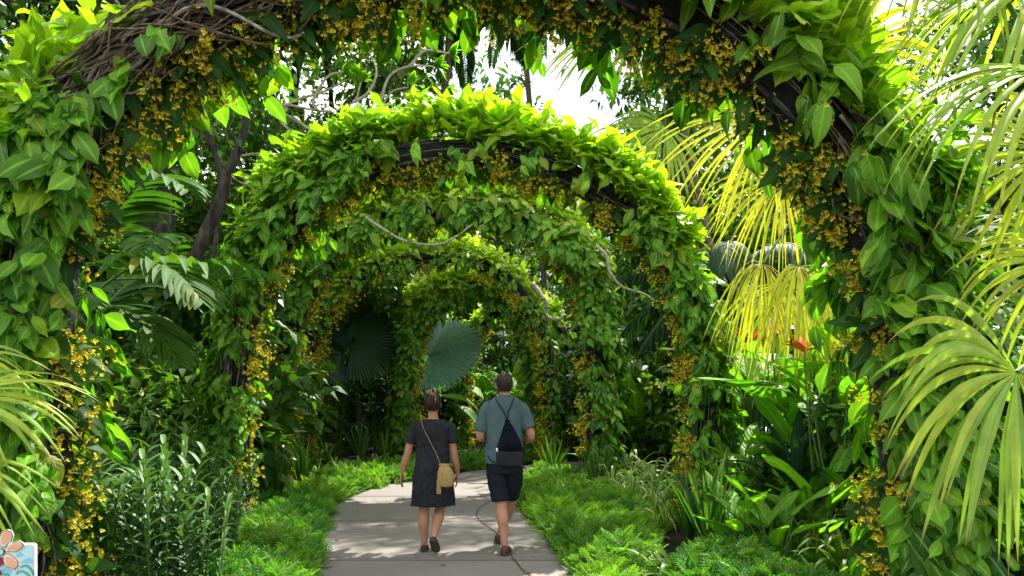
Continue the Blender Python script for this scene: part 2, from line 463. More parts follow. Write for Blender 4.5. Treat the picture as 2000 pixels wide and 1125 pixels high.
# ------------------------------------------------------------------ ground and path
g = G()
nx_, ny_ = 60, 60
xs = np.sinh(np.linspace(-4.2, 4.2, nx_)) * 12; ys = np.sinh(np.linspace(-4.2, 4.2, ny_)) * 12 + 10
XX, YY = np.meshgrid(xs, ys, indexing='ij')
ZZ = -.06 + .0 * XX
idx = np.arange(nx_ * ny_).reshape(nx_, ny_)
g.add(np.stack([XX, YY, ZZ], -1), np.stack([idx[:-1, :-1], idx[1:, :-1], idx[1:, 1:], idx[:-1, 1:]], -1).reshape(-1, 4))
tag(g.build('ground', M['soil']), kind='structure')

pl = np.array([(-1.3, -1.5), (-1.45, 3), (-1.744, 6.37), (-2.1, 8.2), (-2.40, 9.5), (-2.50, 10.8), (-2.40, 12.2), (-2.05, 13.4), (-1.14, 15.0), (-.3, 16.2), (1.0, 17.5), (3.0, 18.6), (5.5, 19.0), (9, 18.6)])
pr = np.array([(1.5, -1.5), (1.1, 3), (.55, 6.37), (.42, 7.6), (.30, 8.8), (.10, 10.2), (.05, 11.4), (.08, 12.4), (.35, 13.6), (1.0, 14.6), (2.0, 15.4), (3.6, 16.0), (5.5, 16.2), (9, 15.8)])
PL = smooth_line(pl, 90); PR = smooth_line(pr, 90)

def strip(g, A, B, z, cols=8, mat=0, thick=0):
    n = len(A)
    t = np.linspace(0, 1, cols)
    V = A[:, None, :] * (1 - t)[None, :, None] + B[:, None, :] * t[None, :, None]
    V = np.concatenate([V, np.full((n, cols, 1), z)], -1)
    idx = np.arange(n * cols).reshape(n, cols)
    g.add(V, np.stack([idx[:-1, :-1], idx[:-1, 1:], idx[1:, 1:], idx[1:, :-1]], -1).reshape(-1, 4), None, mat)
    if thick:
        for E in (A, B):
            W_ = np.concatenate([np.c_[E, np.full(n, z)], np.c_[E, np.full(n, z - thick)]])
            a = np.arange(n - 1)
            g.add(W_, np.stack([a, a + 1, a + 1 + n, a + n], -1), None, mat)
g = G(); strip(g, PL, PR, 0.0, thick=.07)
tag(g.build('path', M['path'], smooth=False), kind='structure')

def band(y0, y1, tilt=0.0):
    g = G()
    def edge(E, y): 
        i = np.argmin(np.abs(E[:60, 1] - y)); 
        return np.array([np.interp(y, E[:62, 1], E[:62, 0]), y])
    ys_ = np.linspace(y0, y1, 6)
    A = np.array([edge(PL, y - tilt) + [.02, 0] for y in ys_]); B = np.array([edge(PR, y + tilt) - [.02, 0] for y in ys_])
    strip(g, A, B, .004, cols=6)
    tag(g.build('path_band', M['band'], smooth=False), kind='structure')
band(6.98, 7.14); band(9.2, 9.42); band(11.5, 11.7); band(13.75, 15.0)
g = G()
cr = [gnd(x, y)[:2] for x, y in ((958, 978), (938, 992), (931, 1003), (934, 1014), (948, 1026), (962, 1036), (985, 1056), (1000, 1088), (1014, 1106), (1040, 1130), (1090, 1180))]
cr = smooth_line(np.array(cr), 80) + rng.normal(size=(80, 2)) * .004
tt = nrm(np.gradient(cr, axis=0)); nn = np.stack([-tt[:, 1], tt[:, 0]], 1)
wd = .0045 + .003 * rng.random((80, 1))
strip(g, cr - nn * wd, cr + nn * wd, .008, cols=2)
tag(g.build('path_crack', M['joint'], smooth=False), kind='structure')

# ------------------------------------------------------------------ vine-covered arches
def wob(s, ph, seed):
    r = np.random.default_rng(seed); a = 0
    for k in range(5):
        f1, f2 = r.uniform(6, 40), r.integers(1, 4)
        a = a + np.sin(s * f1 + ph * f2 + r.uniform(0, 6.3)) / 5 * 1.6
    return np.clip(a * .6 + .5, 0, 1)

def swalk(rr, m, amp, f=5):
    t = np.linspace(0, 1, m); a = 0
    for k in range(4):
        q = rr.uniform(.4, f); a = a + np.sin(t * 6.28 * q + rr.uniform(0, 6.28)) / (1 + q * .6)
    return a * amp

def arch(line, YL, YR, label, seed, rc=.17, nsh=420, leaf=.19, nsp=200, bare=(), bulk=(), hi=True, flo=(), side=1.0, vines=26, greyv=None, fl_size=.034, hang=.15, sunv=(1, 1, 1, 1, 1), phc=.55, slim=1.0):
    rr = np.random.default_rng(seed)
    n = 160
    k = np.linspace(0, 1, len(line))
    cl0 = smooth_line(np.array(line, float), n)
    x01 = (cl0[:, 0] - line[0][0]) / (line[-1][0] - line[0][0])
    C = np.array([at(p[0], p[1], YL + (YR - YL) * np.clip(q, 0, 1)) for p, q in zip(cl0, x01)])
    C[:, 2] = np.maximum(C[:, 2], -.05) if True else C[:, 2]
    T = nrm(np.gradient(C, axis=0))
    ax = nrm(np.array([C[-1][0] - C[0][0], C[-1][1] - C[0][1], 0]))
    B = nrm(np.cross(ax, UP)) ; B = B if B[1] < 0 else -B      # towards the viewer side of the path
    cen = np.array([C[:, 0].mean(), C[:, 1].mean(), 1.6])
    No = np.cross(B, T); No = nrm(No)
    sg = np.sign(np.sum(No * (C - cen), -1)); No = No * (1 if sg.sum() > 0 else -1)
    org = np.array([(C[0][0] + C[-1][0]) / 2, (C[0][1] + C[-1][1]) / 2, 0])
    root = thing('garden_arch', label, 'arch', org, 'vine covered arches over the path')
    def P3(s):
        q = np.clip(s, 0, 1) * (n - 1); i = np.minimum(q.astype(int), n - 2); f = (q - i)[:, None]
        L_ = lambda A: A[i] * (1 - f) + A[i + 1] * f
        return L_(C), nrm(L_(T)), nrm(L_(No))
    slen = np.linalg.norm(np.diff(C, axis=0), axis=1).sum()
    # frame: four steel tubes with rungs
    g = G()
    for a in (45, 135, 225, 315):
        off = (math.cos(R(a)) * No + math.sin(R(a)) * B) * rc * .95
        tube(g, C + off, .028, 6)
    g.build('frame', M['steel'], root, org)
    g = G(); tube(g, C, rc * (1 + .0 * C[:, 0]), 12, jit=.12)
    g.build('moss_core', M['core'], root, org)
    # vines
    g = G()
    for i in range(vines):
        s0 = rr.choice([0, 0, 1, 1, rr.random()]); ln = rr.uniform(.2, .6)
        s1 = s0 + ln if s0 < .5 else s0 - ln
        m_ = 40; s = np.linspace(s0, s1, m_); c, t, no = P3(s)
        ph = rr.uniform(-2.2, 2.2) + swalk(rr, m_, .35, 3)
        r0 = rc + .02 + .03 * rr.random() + np.abs(swalk(rr, m_, .03))
        p = c + (np.cos(ph)[:, None] * no + np.sin(ph)[:, None] * B) * r0[:, None]
        tube(g, p, np.linspace(1, .5, m_) * rr.uniform(.005, .011), 5, rnd=rr.random())
    vo = g.build('vine', M['vine'], root, org)
    if greyv:
        g = G()
        for (s0, s1, cnt) in greyv:
            for i in range(cnt):
                a0 = s0 + (s1 - s0) * rr.uniform(0, .25); a1 = s1 - (s1 - s0) * rr.uniform(0, .3)
                m_ = 44; s = np.linspace(a0, a1, m_); c, t, no = P3(s)
                ph = rr.uniform(-.9, 2.2) + swalk(rr, m_, .40, 3.5)
                r0 = rc + .03 + rr.uniform(0, .13) + swalk(rr, m_, .035, 4)
                p = c + (np.cos(ph)[:, None] * no + np.sin(ph)[:, None] * B) * np.maximum(r0, rc + .01)[:, None]
                big = rr.random() < .16
                tube(g, p, np.linspace(1, .6, m_) * (rr.uniform(.012, .018) if big else rr.uniform(.004, .010)), 7, rnd=rr.random(), mat=0 if big else 1, jit=.13)
        g.build('woody_stems', [M['vine_grey'], M['vine']], root, org)
    # creeper shoots with leaves
    g = G(); gs = G()
    N0 = nsh * 3
    s = rr.random(N0); ph = rr.vonmises(phc, .55, N0)
    c, t, no = P3(s)
    keep = np.cos(ph) > np.where(np.abs(no[:, 2]) < .5, -.6, -.3)
    keep &= rr.random(N0) < np.where(np.sin(ph) < -.4, .5, 1)
    for (a, b, lo, hi_, pr_) in bare:
        inr = (s > a) & (s < b) & (ph > lo) & (ph < hi_)
        keep &= ~(inr & (rr.random(N0) < pr_))
    dens = wob(s * slen / 3, ph, seed)
    keep &= rr.random(N0) < (.25 + .75 * dens)
    keep &= rr.random(N0) > (1 - slim) * .62 * np.clip((.75 - np.abs(no[:, 2])) / .4, 0, 1)
    i = np.where(keep)[0][:nsh]
    s, ph, c, t, no, dens = s[i], ph[i], c[i], t[i], no[i], dens[i]
    Rd = np.cos(ph)[:, None] * no + np.sin(ph)[:, None] * B
    extra = np.zeros(len(s))
    for (sc_, sw, ex) in bulk: extra += ex * np.exp(-((s - sc_) / sw) ** 2)
    leg = np.clip((.75 - np.abs(no[:, 2])) / .4, 0, 1) * (1 - slim)
    off = rc + .03 + (dens ** 1.5 * .20 * side + extra * rr.random(len(s)) ** .7) * (1 - .7 * leg)
    base = c + Rd * off[:, None]
    top = np.clip((Rd[:, 2] - .15) / .5, 0, 1) * np.clip((np.abs(no[:, 2]) - .25) / .35, 0, 1)
    hor = Rd * np.array([1, 1, 0])
    sunb = np.interp(s, [0, .25, .5, .75, 1], sunv)  # yellows leaves along the arch where sun falls: light put into the colour
    A = nrm(Rd * .6 + UP * (top * 1.25 - (1 - top) * .75)[:, None] + rr.normal(size=Rd.shape) * .28)
    sl_ = (.10 + .16 * rr.random(len(s))) * (1 + .25 * top) * leaf / .19
    kmax = 8
    for j in range(kmax):
        sel = rr.random(len(s)) < (.95 if j < 5 else .55)
        b_, A_, R_, tp = base[sel], A[sel], Rd[sel], top[sel][:, None]
        m_ = len(b_)
        if m_ == 0: continue
        pos = b_ + A_ * (sl_[sel] * (j / (kmax - 1)))[:, None] + rr.normal(size=(m_, 3)) * .03
        rn = nrm(rr.normal(size=(m_, 3)))
        sidev = rn - np.sum(rn * A_, -1, keepdims=True) * A_
        Dh = R_ * .45 - UP * .85 + rn * .45 + sidev * .25                 # hanging leaves
        Dt = A_ * (.35 + .8 * j / kmax) + nrm(sidev) * .85 + UP * .15     # rosette at the top
        D_ = Dh * (1 - tp) + Dt * tp
        Nh = R_ * .95 + UP * .35 + rr.normal(size=(m_, 3)) * .22
        Nt = UP * .9 + A_ * .5 - nrm(sidev) * .35
        N_l = Nh * (1 - tp) + Nt * tp
        size = leaf * rr.uniform(.45, 1.2, m_) * (1 + .22 * tp[:, 0]) * (1 - .22 * leg[sel])
        ag = np.clip(tp[:, 0] * rr.uniform(.35, 1.1, m_) * sunb[sel] + (rr.random(m_) < .07) * .5, 0, 1)
        inst(g, T_OV if hi else T_OVL, pos, D_, N_l, size, rnd=rr.random(m_), age=ag)
    # long shoots' stems
    for q in range(0, len(s), 3 if hi else 8):
        p0, a = c[q] + Rd[q] * rc, base[q]
        tube(gs, np.array([p0, (p0 + a) / 2 + [0, 0, .02], a, a + A[q] * sl_[q]]), [.006, .005, .004, .003], 4, rnd=rr.random())
    fo = g.build('foliage', M['creeper'] if hi else M['creeper_far'], vo, org)
    gs.build('shoot_stems', M['greenstem'], vo, org)
    # orchids: sprays of yellow bloom on the inner side, dark strap leaves between
    g = G(); gl = G()
    Nf = nsp * 7
    s = rr.random(Nf)
    if flo:
        wgt = np.full(Nf, .12)
        for (a, b, v_) in flo: wgt = np.where((s > a) & (s < b), v_, wgt)
    else: wgt = np.full(Nf, .6)
    clu = np.sin(s * slen * 5.1 + seed) * .5 + np.sin(s * slen * 12.3 + seed * 2) * .35 + .35
    s = s[rr.random(Nf) < wgt * np.clip(clu, .22, 1)][:nsp]
    ns_ = len(s)
    ph = math.pi + rr.normal(size=ns_) * .55
    ph = np.where(rr.random(ns_) < .6, math.pi - np.abs(ph - math.pi), ph)
    c, t, no = P3(s)
    Rd = np.cos(ph)[:, None] * no + np.sin(ph)[:, None] * B
    b0 = c + Rd * rc
    vert = np.abs(no[:, 2])[:, None]
    A = nrm(Rd * .8 + rr.normal(size=Rd.shape) * .4 - UP * (.55 * vert + .25) )
    Ls = rr.uniform(.10, .10 + hang * 1.6, ns_)
    for q in range(0, ns_, 2):
        e = b0[q] + A[q] * Ls[q] - UP * .03
        tube(gl, np.array([b0[q], b0[q] + A[q] * Ls[q] * .5 + [0, 0, .01], e]), [.0035, .003, .002], 4, mat=1)
    for j in range(17 if hi else 12):
        f = (j + 1) / 17
        pos = b0 + A * (Ls * (f if hi else f * 1.3))[:, None] + rr.normal(size=(ns_, 3)) * (.045 * fl_size / .034)
        inst(g, T_FLO, pos, rr.normal(size=(ns_, 3)) * .6 + UP, -UP * .1 + B * .6 + rr.normal(size=(ns_, 3)) * .6 + Rd * .3, fl_size * rr.uniform(.7, 1.25, ns_), rnd=rr.random(ns_))
    g.build('orchid_bloom', M['bloom'], root, org, smooth=False)
    nl = int(ns_ * (1.3 if hi else .7)); q = rr.integers(0, ns_, nl)
    D_ = nrm(Rd[q] * .7 - UP * .5 + rr.normal(size=(nl, 3)) * .55)
    inst(gl, T_LAN, b0[q] + rr.normal(size=(nl, 3)) * .03, D_, Rd[q] * .3 + UP * .5 + B * .5 + rr.normal(size=(nl, 3)) * .4, rr.uniform(.16, .30, nl), rnd=rr.random(nl) * .95)
    gl.build('orchid_foliage', [M['orchid_leaf'], M['greenstem']], root, org)
    return root, P3

arch([(70, 1225), (70, 900), (75, 640), (95, 460), (150, 300), (260, 165), (420, 55), (620, -22), (860, -60), (1100, -48), (1300, 22), (1470, 135), (1600, 260), (1700, 430), (1755, 640), (1785, 900), (1790, 1225)],
     5.05, 5.05, 'nearest vine arch, framing the whole view, with bare woody stems on its upper left shoulder', 11, rc=.20, nsh=1450, leaf=.235, nsp=500,
     bare=((.29, .47, -.1, 3.2, .94), (.47, .60, .7, 3.2, .5), (.60, .78, 1.25, 3.2, .85), (.78, .86, 1.1, 1.5, .5)), side=1.1, vines=60, phc=.85, greyv=((.22, .48, 130), (.0, .3, 26), (.72, 1.0, 40)),
     flo=((0, .16, .8), (.2, .48, 1), (.48, .8, 1.0), (.8, .88, .3), (.88, 1, .6)), hang=.13, fl_size=.027)
arch([(462, 1015), (460, 860), (468, 690), (508, 545), (590, 418), (700, 335), (870, 300), (1040, 318), (1180, 385), (1285, 480), (1350, 610), (1372, 760), (1372, 1015)],
     9.4, 9.4, 'second vine arch from the front, bright yellow-green shoots along its top', 22, rc=.16, nsh=1300, leaf=.22, nsp=380, side=.8, slim=.25, sunv=(.2, .35, .95, 1.6, 1.2),
     bare=((.43, .50, .75, 3.2, .93), (.50, .68, 1.15, 3.2, .85)), bulk=((.28, .06, .22), (.36, .05, .2), (.15, .08, .1)), vines=50, flo=((0, .35, .4), (.35, .7, 1), (.7, 1, .8)), hang=.10)
arch([(548, 950), (545, 800), (560, 660), (610, 545), (700, 455), (870, 415), (1010, 430), (1095, 485), (1150, 575), (1168, 700), (1165, 950)],
     13.3, 13.3, 'third vine arch from the front, just beyond the walking couple', 33, rc=.19, nsh=1500, leaf=.23, nsp=250, hi=False, side=1.35, slim=.15, phc=.95, sunv=(.8, 1.2, 1.7, 1.8, 1.2), flo=((0, .35, .7), (.35, .65, .6), (.65, 1, .8)), fl_size=.036, bulk=((.70, .10, .32), (.5, .15, .12)))
arch([(600, 905), (598, 780), (615, 660), (660, 580), (730, 525), (860, 503), (960, 525), (1030, 590), (1068, 690), (1080, 905)],
     17.6, 17.6, 'fourth vine arch, thin leafed, in front of the round fan palm leaves', 44, rc=.13, nsh=560, leaf=.20, nsp=330, hi=False, side=.35, slim=.0, phc=.8, sunv=(1, 1.4, 1.6, 1.6, 1), flo=((0, .35, 1), (.35, .65, .3), (.65, 1, 1)), fl_size=.042)
arch([(800, 880), (798, 760), (806, 670), (845, 600), (905, 568), (960, 572), (1010, 610), (1040, 690), (1045, 880)],
     19.3, 18.9, 'fifth vine arch, small and turned, leafy pillar between the two round fan leaves', 55, rc=.17, nsh=1300, phc=.95, slim=.5, sunv=(1.8, 1.8, 1.8, 1.6, 1), leaf=.24, nsp=200, hi=False, side=1.4, flo=((0, .35, .6), (.65, 1, .6)), fl_size=.042)
arch([(912, 872), (908, 760), (925, 670), (965, 615), (1010, 600), (1070, 620), (1110, 690), (1120, 872)],
     23.5, 22.0, 'farthest vine arch at the bend, seen behind the heads of the couple', 66, rc=.12, nsh=420, phc=.9, slim=.2, leaf=.25, nsp=200, hi=False, side=.7, flo=((0, .4, .9), (.6, 1, .6)), fl_size=.045)

# ------------------------------------------------------------------ palms
def frond_frame(axis, normal):
    A = nrm(np.asarray(axis, float)); S = nrm(np.cross(A, np.asarray(normal, float))); Nn = np.cross(S, A)
    return A, S, Nn

def fan_frond(g, hub, axis, normal, L, nseg=44, spread=2.2, droop=.8, pw=2.4, cone=.1, age=.1, wmul=1.0, n=10, mat=0, jit=.05):
    A, S, Nn = frond_frame(axis, normal)
    hub = np.asarray(hub, float)
    ph = np.linspace(-spread, spread, nseg)
    D = A * np.cos(ph)[:, None] + S * np.sin(ph)[:, None] + Nn * cone
    W = -A * np.sin(ph)[:, None] + S * np.cos(ph)[:, None] + Nn * (rng.normal(size=(nseg, 1)) * .15)
    Ls = L * (.78 + .22 * np.cos(ph * .7)) * rng.uniform(.85, 1.08, nseg)
    D = D + rng.normal(size=D.shape) * jit
    wd = 2 * Ls * .42 * math.tan(spread / nseg) * 1.02 * wmul
    blades(g, np.tile(hub, (nseg, 1)), D, -W, Ls, wd, droop * rng.uniform(.7, 1.4, nseg), n=n, fold=.45, kind='fan', pw=pw, age=np.clip(age + rng.normal(size=nseg) * .25, 0, 1), mat=mat)

def petiole(g, a, b, r=.014, sag=.1, mat=0):
    a = np.asarray(a, float); b = np.asarray(b, float)
    t = np.linspace(0, 1, 8)[:, None]
    p = a * (1 - t) + b * t + UP * (np.sin(t * math.pi) * sag)
    tube(g, p, np.linspace(r * 1.5, r, 8), 6, mat=mat)

def palm_trunk(name_mat, root, org, base, top, r0, r1, nm='trunk'):
    g = G(); t = np.linspace(0, 1, 14)[:, None]
    p = np.asarray(base) * (1 - t) + np.asarray(top) * t + np.array([.05, .03, 0]) * np.sin(t * 3)
    tube(g, p, np.linspace(r0, r1, 14) , 10, jit=.06)
    return g.build(nm, name_mat, root, org)

def fan_palm(label, base, crown, fronds, mat, L=1.0, nseg=44, group=None, r=.07, name='fan_palm', tr=True):
    org = np.array([base[0], base[1], 0.0])
    root = thing(name, label, 'palm', org, group)
    crown = np.asarray(crown, float)
    if tr: palm_trunk(M['rust'], root, org, org - [0, 0, .1], crown, r, r * .8)
    for fr in fronds:
        hub, axis, normal = fr[:3]; kw = dict(fr[3]) if len(fr) > 3 else {}
        g = G(); Lf = kw.pop('L', L); ns_ = kw.pop('nseg', nseg)
        fan_frond(g, hub, axis, normal, Lf, nseg=ns_, **kw)
        petiole(g, crown, hub, mat=1)
        g.build('frond', [mat, M['greenstem']], root, org)
    return root

# near right pale fan palm
Yn = 3.6
cr_ = at(2260, 640, 4.1)
fan_palm('large pale fan palm leaning in from the right edge in front of the nearest arch', (cr_[0], cr_[1]), cr_, [
    (at(1985, 728, 3.5), (-.35, -.25, -.9), (.1, -1, .25), dict(L=1.05, spread=2.0, droop=1.5, pw=1.5, nseg=44, age=.15, n=12, cone=.35, wmul=1.35, jit=.08)),
    (at(2060, 300, 4.6), (-.8, -.1, -.55), (.1, -.9, .5), dict(L=1.0, spread=2.1, droop=1.4, pw=1.6, nseg=46, age=.9)),
    (at(2080, 520, 4.4), (-.75, -.2, -.5), (.2, -.9, .4), dict(L=.85, spread=1.9, droop=1.8, pw=1.5, nseg=40, age=.8)),
    (at(2080, -30, 4.2), (-.9, -.3, -.2), (.1, -.5, .85), dict(L=1.35, spread=1.9, droop=2.2, pw=1.4, nseg=44, age=.25)),
    (at(1900, -120, 4.6), (-.6, -.5, -.3), (.1, -.6, .8), dict(L=1.3, spread=1.9, droop=2.0, pw=1.4, nseg=44, age=.5)),
    (at(2110, 150, 3.7), (-.95, -.3, -.1), (.1, -.5, .85), dict(L=1.25, spread=1.5, droop=2.4, pw=1.5, nseg=36, age=.15)),
], M['palm_near'], r=.11)
# near left palm
cl_ = at(-260, 760, 4.0)
fan_palm('green fan palm at the left edge, thin fronds drooping before the nearest arch', (cl_[0], cl_[1]), cl_, [
    (at(-110, 790, 3.9), (.9, -.1, .1), (0, -.6, .8), dict(L=.85, spread=1.3, droop=1.5, pw=1.5, nseg=24, age=.2)),
    (at(-120, 700, 4.2), (.7, -.2, -.2), (0, -.7, .7), dict(L=.7, spread=1.2, droop=1.6, pw=1.4, nseg=20, age=.1)),
    (at(-130, 900, 3.8), (.8, -.2, -.5), (0, -.7, .7), dict(L=.7, spread=1.0, droop=1.6, pw=1.4, nseg=18, age=.1)),
], M['palm_near'], r=.08)
# golden palm between arches one and two on the right
cg = at(1640, 330, 9.2)
fan_palm('golden yellow fan palm with curtain-like hanging fronds right of the second arch', (cg[0], cg[1]), cg, [
    (at(1560, 520, 8.2), (-.15, -.3, -.9), (.0, -1, .1), dict(L=1.45, spread=1.9, droop=4.5, pw=.7, nseg=46, age=.6, cone=.6, wmul=.7, jit=.38)),
    (at(1490, 515, 8.4), (-.4, -.3, -.5), (.0, -.9, .5), dict(L=1.3, spread=1.7, droop=4.0, pw=.7, nseg=40, age=.7, wmul=.6, jit=.25)),
    (at(1600, 540, 8.7), (.2, -.3, -.6), (.3, -.9, .3), dict(L=1.35, spread=1.8, droop=4.0, pw=.6, nseg=36, age=.4, cone=.4, wmul=.6, jit=.25)),
    (at(1535, 560, 8.9), (-.3, .1, -.6), (-.3, -.7, .5), dict(L=1.5, spread=1.5, droop=3.0, pw=.8, nseg=30, age=.2, cone=.3, wmul=.6, jit=.2)),
    (at(1500, 230, 8.8), (-.85, -.1, -.45), (.1, -.9, .3), dict(L=1.65, spread=1.3, droop=1.3, pw=1.4, nseg=34, age=.7, wmul=.7)),
    (at(1530, 350, 8.8), (-.75, -.2, -.7), (.1, -.9, .4), dict(L=1.4, spread=1.2, droop=1.6, pw=1.2, nseg=34, age=.8, wmul=.7)),
    (at(1600, 200, 9.0), (.5, -.2, .4), (.0, -.8, .5), dict(L=1.4, spread=2.0, droop=1.2, pw=1.6, nseg=44, age=.5)),
    (at(1650, 120, 9.4), (.1, -.2, .9), (.0, -.9, .2), dict(L=1.4, spread=2.2, droop=1.4, pw=1.6, nseg=44, age=.6)),
], M['palm_gold'], r=.05)
# a further golden palm, upper centre right
ch = at(1480, 420, 15)
fan_palm('yellow-green fan palm high behind the second arch beside the sky gap', (at(1480, 420, 15.5)[0], 15.5), at(1290, 60, 15.5), [
    (at(1240, 60, 15), (-.95, 0, -.1), (.0, -.6, .7), dict(L=2.6, spread=1.3, droop=1.5, pw=1.7, nseg=30, age=.6)),
    (at(1300, 250, 15), (-.5, 0, -.5), (.0, -.8, .5), dict(L=1.9, spread=1.8, droop=1.4, pw=1.5, nseg=36, age=.1)),
    (at(1340, 90, 15.6), (.8, 0, .1), (.0, -.7, .7), dict(L=2.4, spread=2.2, droop=1.4, pw=1.5, nseg=44, age=.2)),
    (at(1350, 0, 15.6), (.2, 0, .8), (.0, -.8, .4), dict(L=2.2, spread=2.2, droop=1.6, pw=1.5, nseg=44, age=.2)),
], M['palm_near'], r=.08, nseg=36)

# round fan palms
def round_leaf(g, hub, axis, normal, L, spread=2.7, nseg=64, cone=.06, pw=2, droop=.15):
    A, S, Nn = frond_frame(axis, normal)
    ph = np.linspace(-spread, spread, nseg)
    D = A * np.cos(ph)[:, None] + S * np.sin(ph)[:, None] + Nn * cone
    W = -A * np.sin(ph)[:, None] + S * np.cos(ph)[:, None]
    Ls = L * (1 + .05 * np.where(np.arange(nseg) % 2, 1, -1)) * rng.uniform(.985, 1.015, nseg) * (1 - .12 * np.abs(ph / spread))
    blades(g, np.tile(np.asarray(hub, float), (nseg, 1)), D, -W, Ls, 2 * Ls * math.tan(spread / nseg), droop, n=9, fold=.95, kind='lic', pw=pw, rnd=np.full(nseg, rng.random() * .9) + rng.random(nseg) * .08)
def round_palm(label, base, crown, leaves, mat='fan'):
    org = np.array([base[0], base[1], 0.0]); root = thing('round_fan_palm', label, 'palm', org)
    palm_trunk(M['rust'], root, org, org - [0, 0, .1], crown, .08, .07)
    for hub, ax_, no_, L, sp in leaves:
        g = G(); round_leaf(g, hub, ax_, no_, L, sp); petiole(g, crown, hub, r=.02, sag=.15, mat=1)
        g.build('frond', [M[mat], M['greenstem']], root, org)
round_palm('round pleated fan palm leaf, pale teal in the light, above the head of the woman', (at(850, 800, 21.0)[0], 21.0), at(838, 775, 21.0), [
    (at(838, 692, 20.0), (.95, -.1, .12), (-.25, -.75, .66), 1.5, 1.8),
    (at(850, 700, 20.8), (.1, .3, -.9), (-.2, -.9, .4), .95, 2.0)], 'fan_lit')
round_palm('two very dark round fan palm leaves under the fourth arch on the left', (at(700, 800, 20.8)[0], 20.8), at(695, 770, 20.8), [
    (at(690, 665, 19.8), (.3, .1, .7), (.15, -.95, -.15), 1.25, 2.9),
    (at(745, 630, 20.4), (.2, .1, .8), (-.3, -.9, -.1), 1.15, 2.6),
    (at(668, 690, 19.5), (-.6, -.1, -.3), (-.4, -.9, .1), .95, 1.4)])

# pinnate palms
def pinnate(g, base, D0, L, nl=26, ll=.8, lw=.10, droop=.8, ldroop=.7, ang=.8, age=.1, start=.15, r=.018, lift=.15, n=7, mat=0, pm=1, kind='lance'):
    D0 = nrm(np.asarray(D0, float)); m_ = 24; t = np.linspace(0, 1, m_)
    dirs = nrm(D0[None] - droop * (t ** 1.5)[:, None] * UP); pos = np.asarray(base, float) + np.concatenate([[np.zeros(3)], np.cumsum(dirs[:-1] * L / (m_ - 1), 0)])
    tube(g, pos, np.linspace(r, r * .25, m_), 5, mat=pm)
    q = np.linspace(start, .99, nl)
    for sgn in (-1, 1):
        i = q * (m_ - 1); i0 = np.minimum(i.astype(int), m_ - 2); f = (i - i0)[:, None]
        P = pos[i0] * (1 - f) + pos[i0 + 1] * f; Tn = nrm(dirs[i0])
        sd = nrm(np.cross(Tn, UP)) * sgn
        upn = np.cross(sd * sgn, Tn)
        D = nrm(sd * ang + Tn * (.45 + .5 * q[:, None]) + upn * lift + rng.normal(size=(nl, 3)) * .06)
        W = nrm(Tn - np.sum(Tn * D, -1, keepdims=True) * D) * (-sgn)
        ls_ = ll * np.sin(np.pi * (q * .78 + .18)) ** .6 * rng.uniform(.9, 1.1, nl)
        blades(g, P, D, W, ls_, lw, ldroop, n=n, fold=.35, kind=kind, pw=1.3, age=np.clip(age + rng.normal(size=nl) * .08, 0, 1), mat=mat)

def palm_pin(name, label, base, crown, specs, mat, r=.1, group=None, trunkmat=None):
    org = np.array([base[0], base[1], 0.0]); root = thing(name, label, 'palm', org, group)
    palm_trunk(trunkmat or M['rust'], root, org, org - [0, 0, .1], crown, r, r * .7)
    for sp in specs:
        g = G(); kw = dict(sp[2]) if len(sp) > 2 else {}
        pinnate(g, sp[0] if sp[0] is not None else crown, sp[1], **kw)
        g.build('frond', [mat, M['greenstem']], root, org)
    return root
# broad-leaflet palm on the left, behind the nearest arch
c_ = at(175, 640, 8.6)
palm_pin('broad_leaf_palm', 'palm with wide glossy dark leaflets behind the left pillar of the nearest arch', (c_[0] - .3, 8.8), c_, [
    (at(225, 545, 8.3), (.98, -.05, .02), dict(L=1.75, nl=9, ll=.95, lw=.15, droop=.12, ldroop=1.5, lift=.7, age=.2)),
    (at(200, 560, 8.0), (.7, -.35, .35), dict(L=1.6, nl=18, ll=.75, lw=.13, droop=1.5, ldroop=1.0, age=.2)),
    (at(180, 500, 8.6), (.55, -.3, .75), dict(L=1.9, nl=18, ll=.75, lw=.13, droop=1.3, ldroop=.8, age=.15)),
    (at(170, 600, 8.4), (.8, -.3, .0), dict(L=1.5, nl=18, ll=.7, lw=.11, droop=1.4, ldroop=.9, age=.3)),
    (None, (-.5, -.3, .8), dict(L=1.9, nl=18, ll=.75, lw=.13, droop=1.3, ldroop=.8)),
    (None, (.2, .6, .8), dict(L=1.9, nl=18, ll=.75, lw=.13, droop=1.3, ldroop=.8)),
    (None, (-.7, .4, .5), dict(L=1.9, nl=18, ll=.75, lw=.13, droop=1.3, ldroop=.8)),
], M['palm_green'], r=.06)
c_ = at(330, 560, 12.5)
palm_pin('broad_leaf_palm', 'palm with arching green fronds between the first two left pillars', (c_[0], 12.5), c_, [
    (None, (math.cos(a), math.sin(a), e), dict(L=2.4, nl=22, ll=.8, lw=.13, droop=1.5, ldroop=.9, age=.2)) for a, e in ((0.2, .9), (1.2, .9), (2.2, 1.0), (3.1, .8), (4.0, .9), (5.0, .8), (5.7, .5))], M['palm_green'], r=.08)
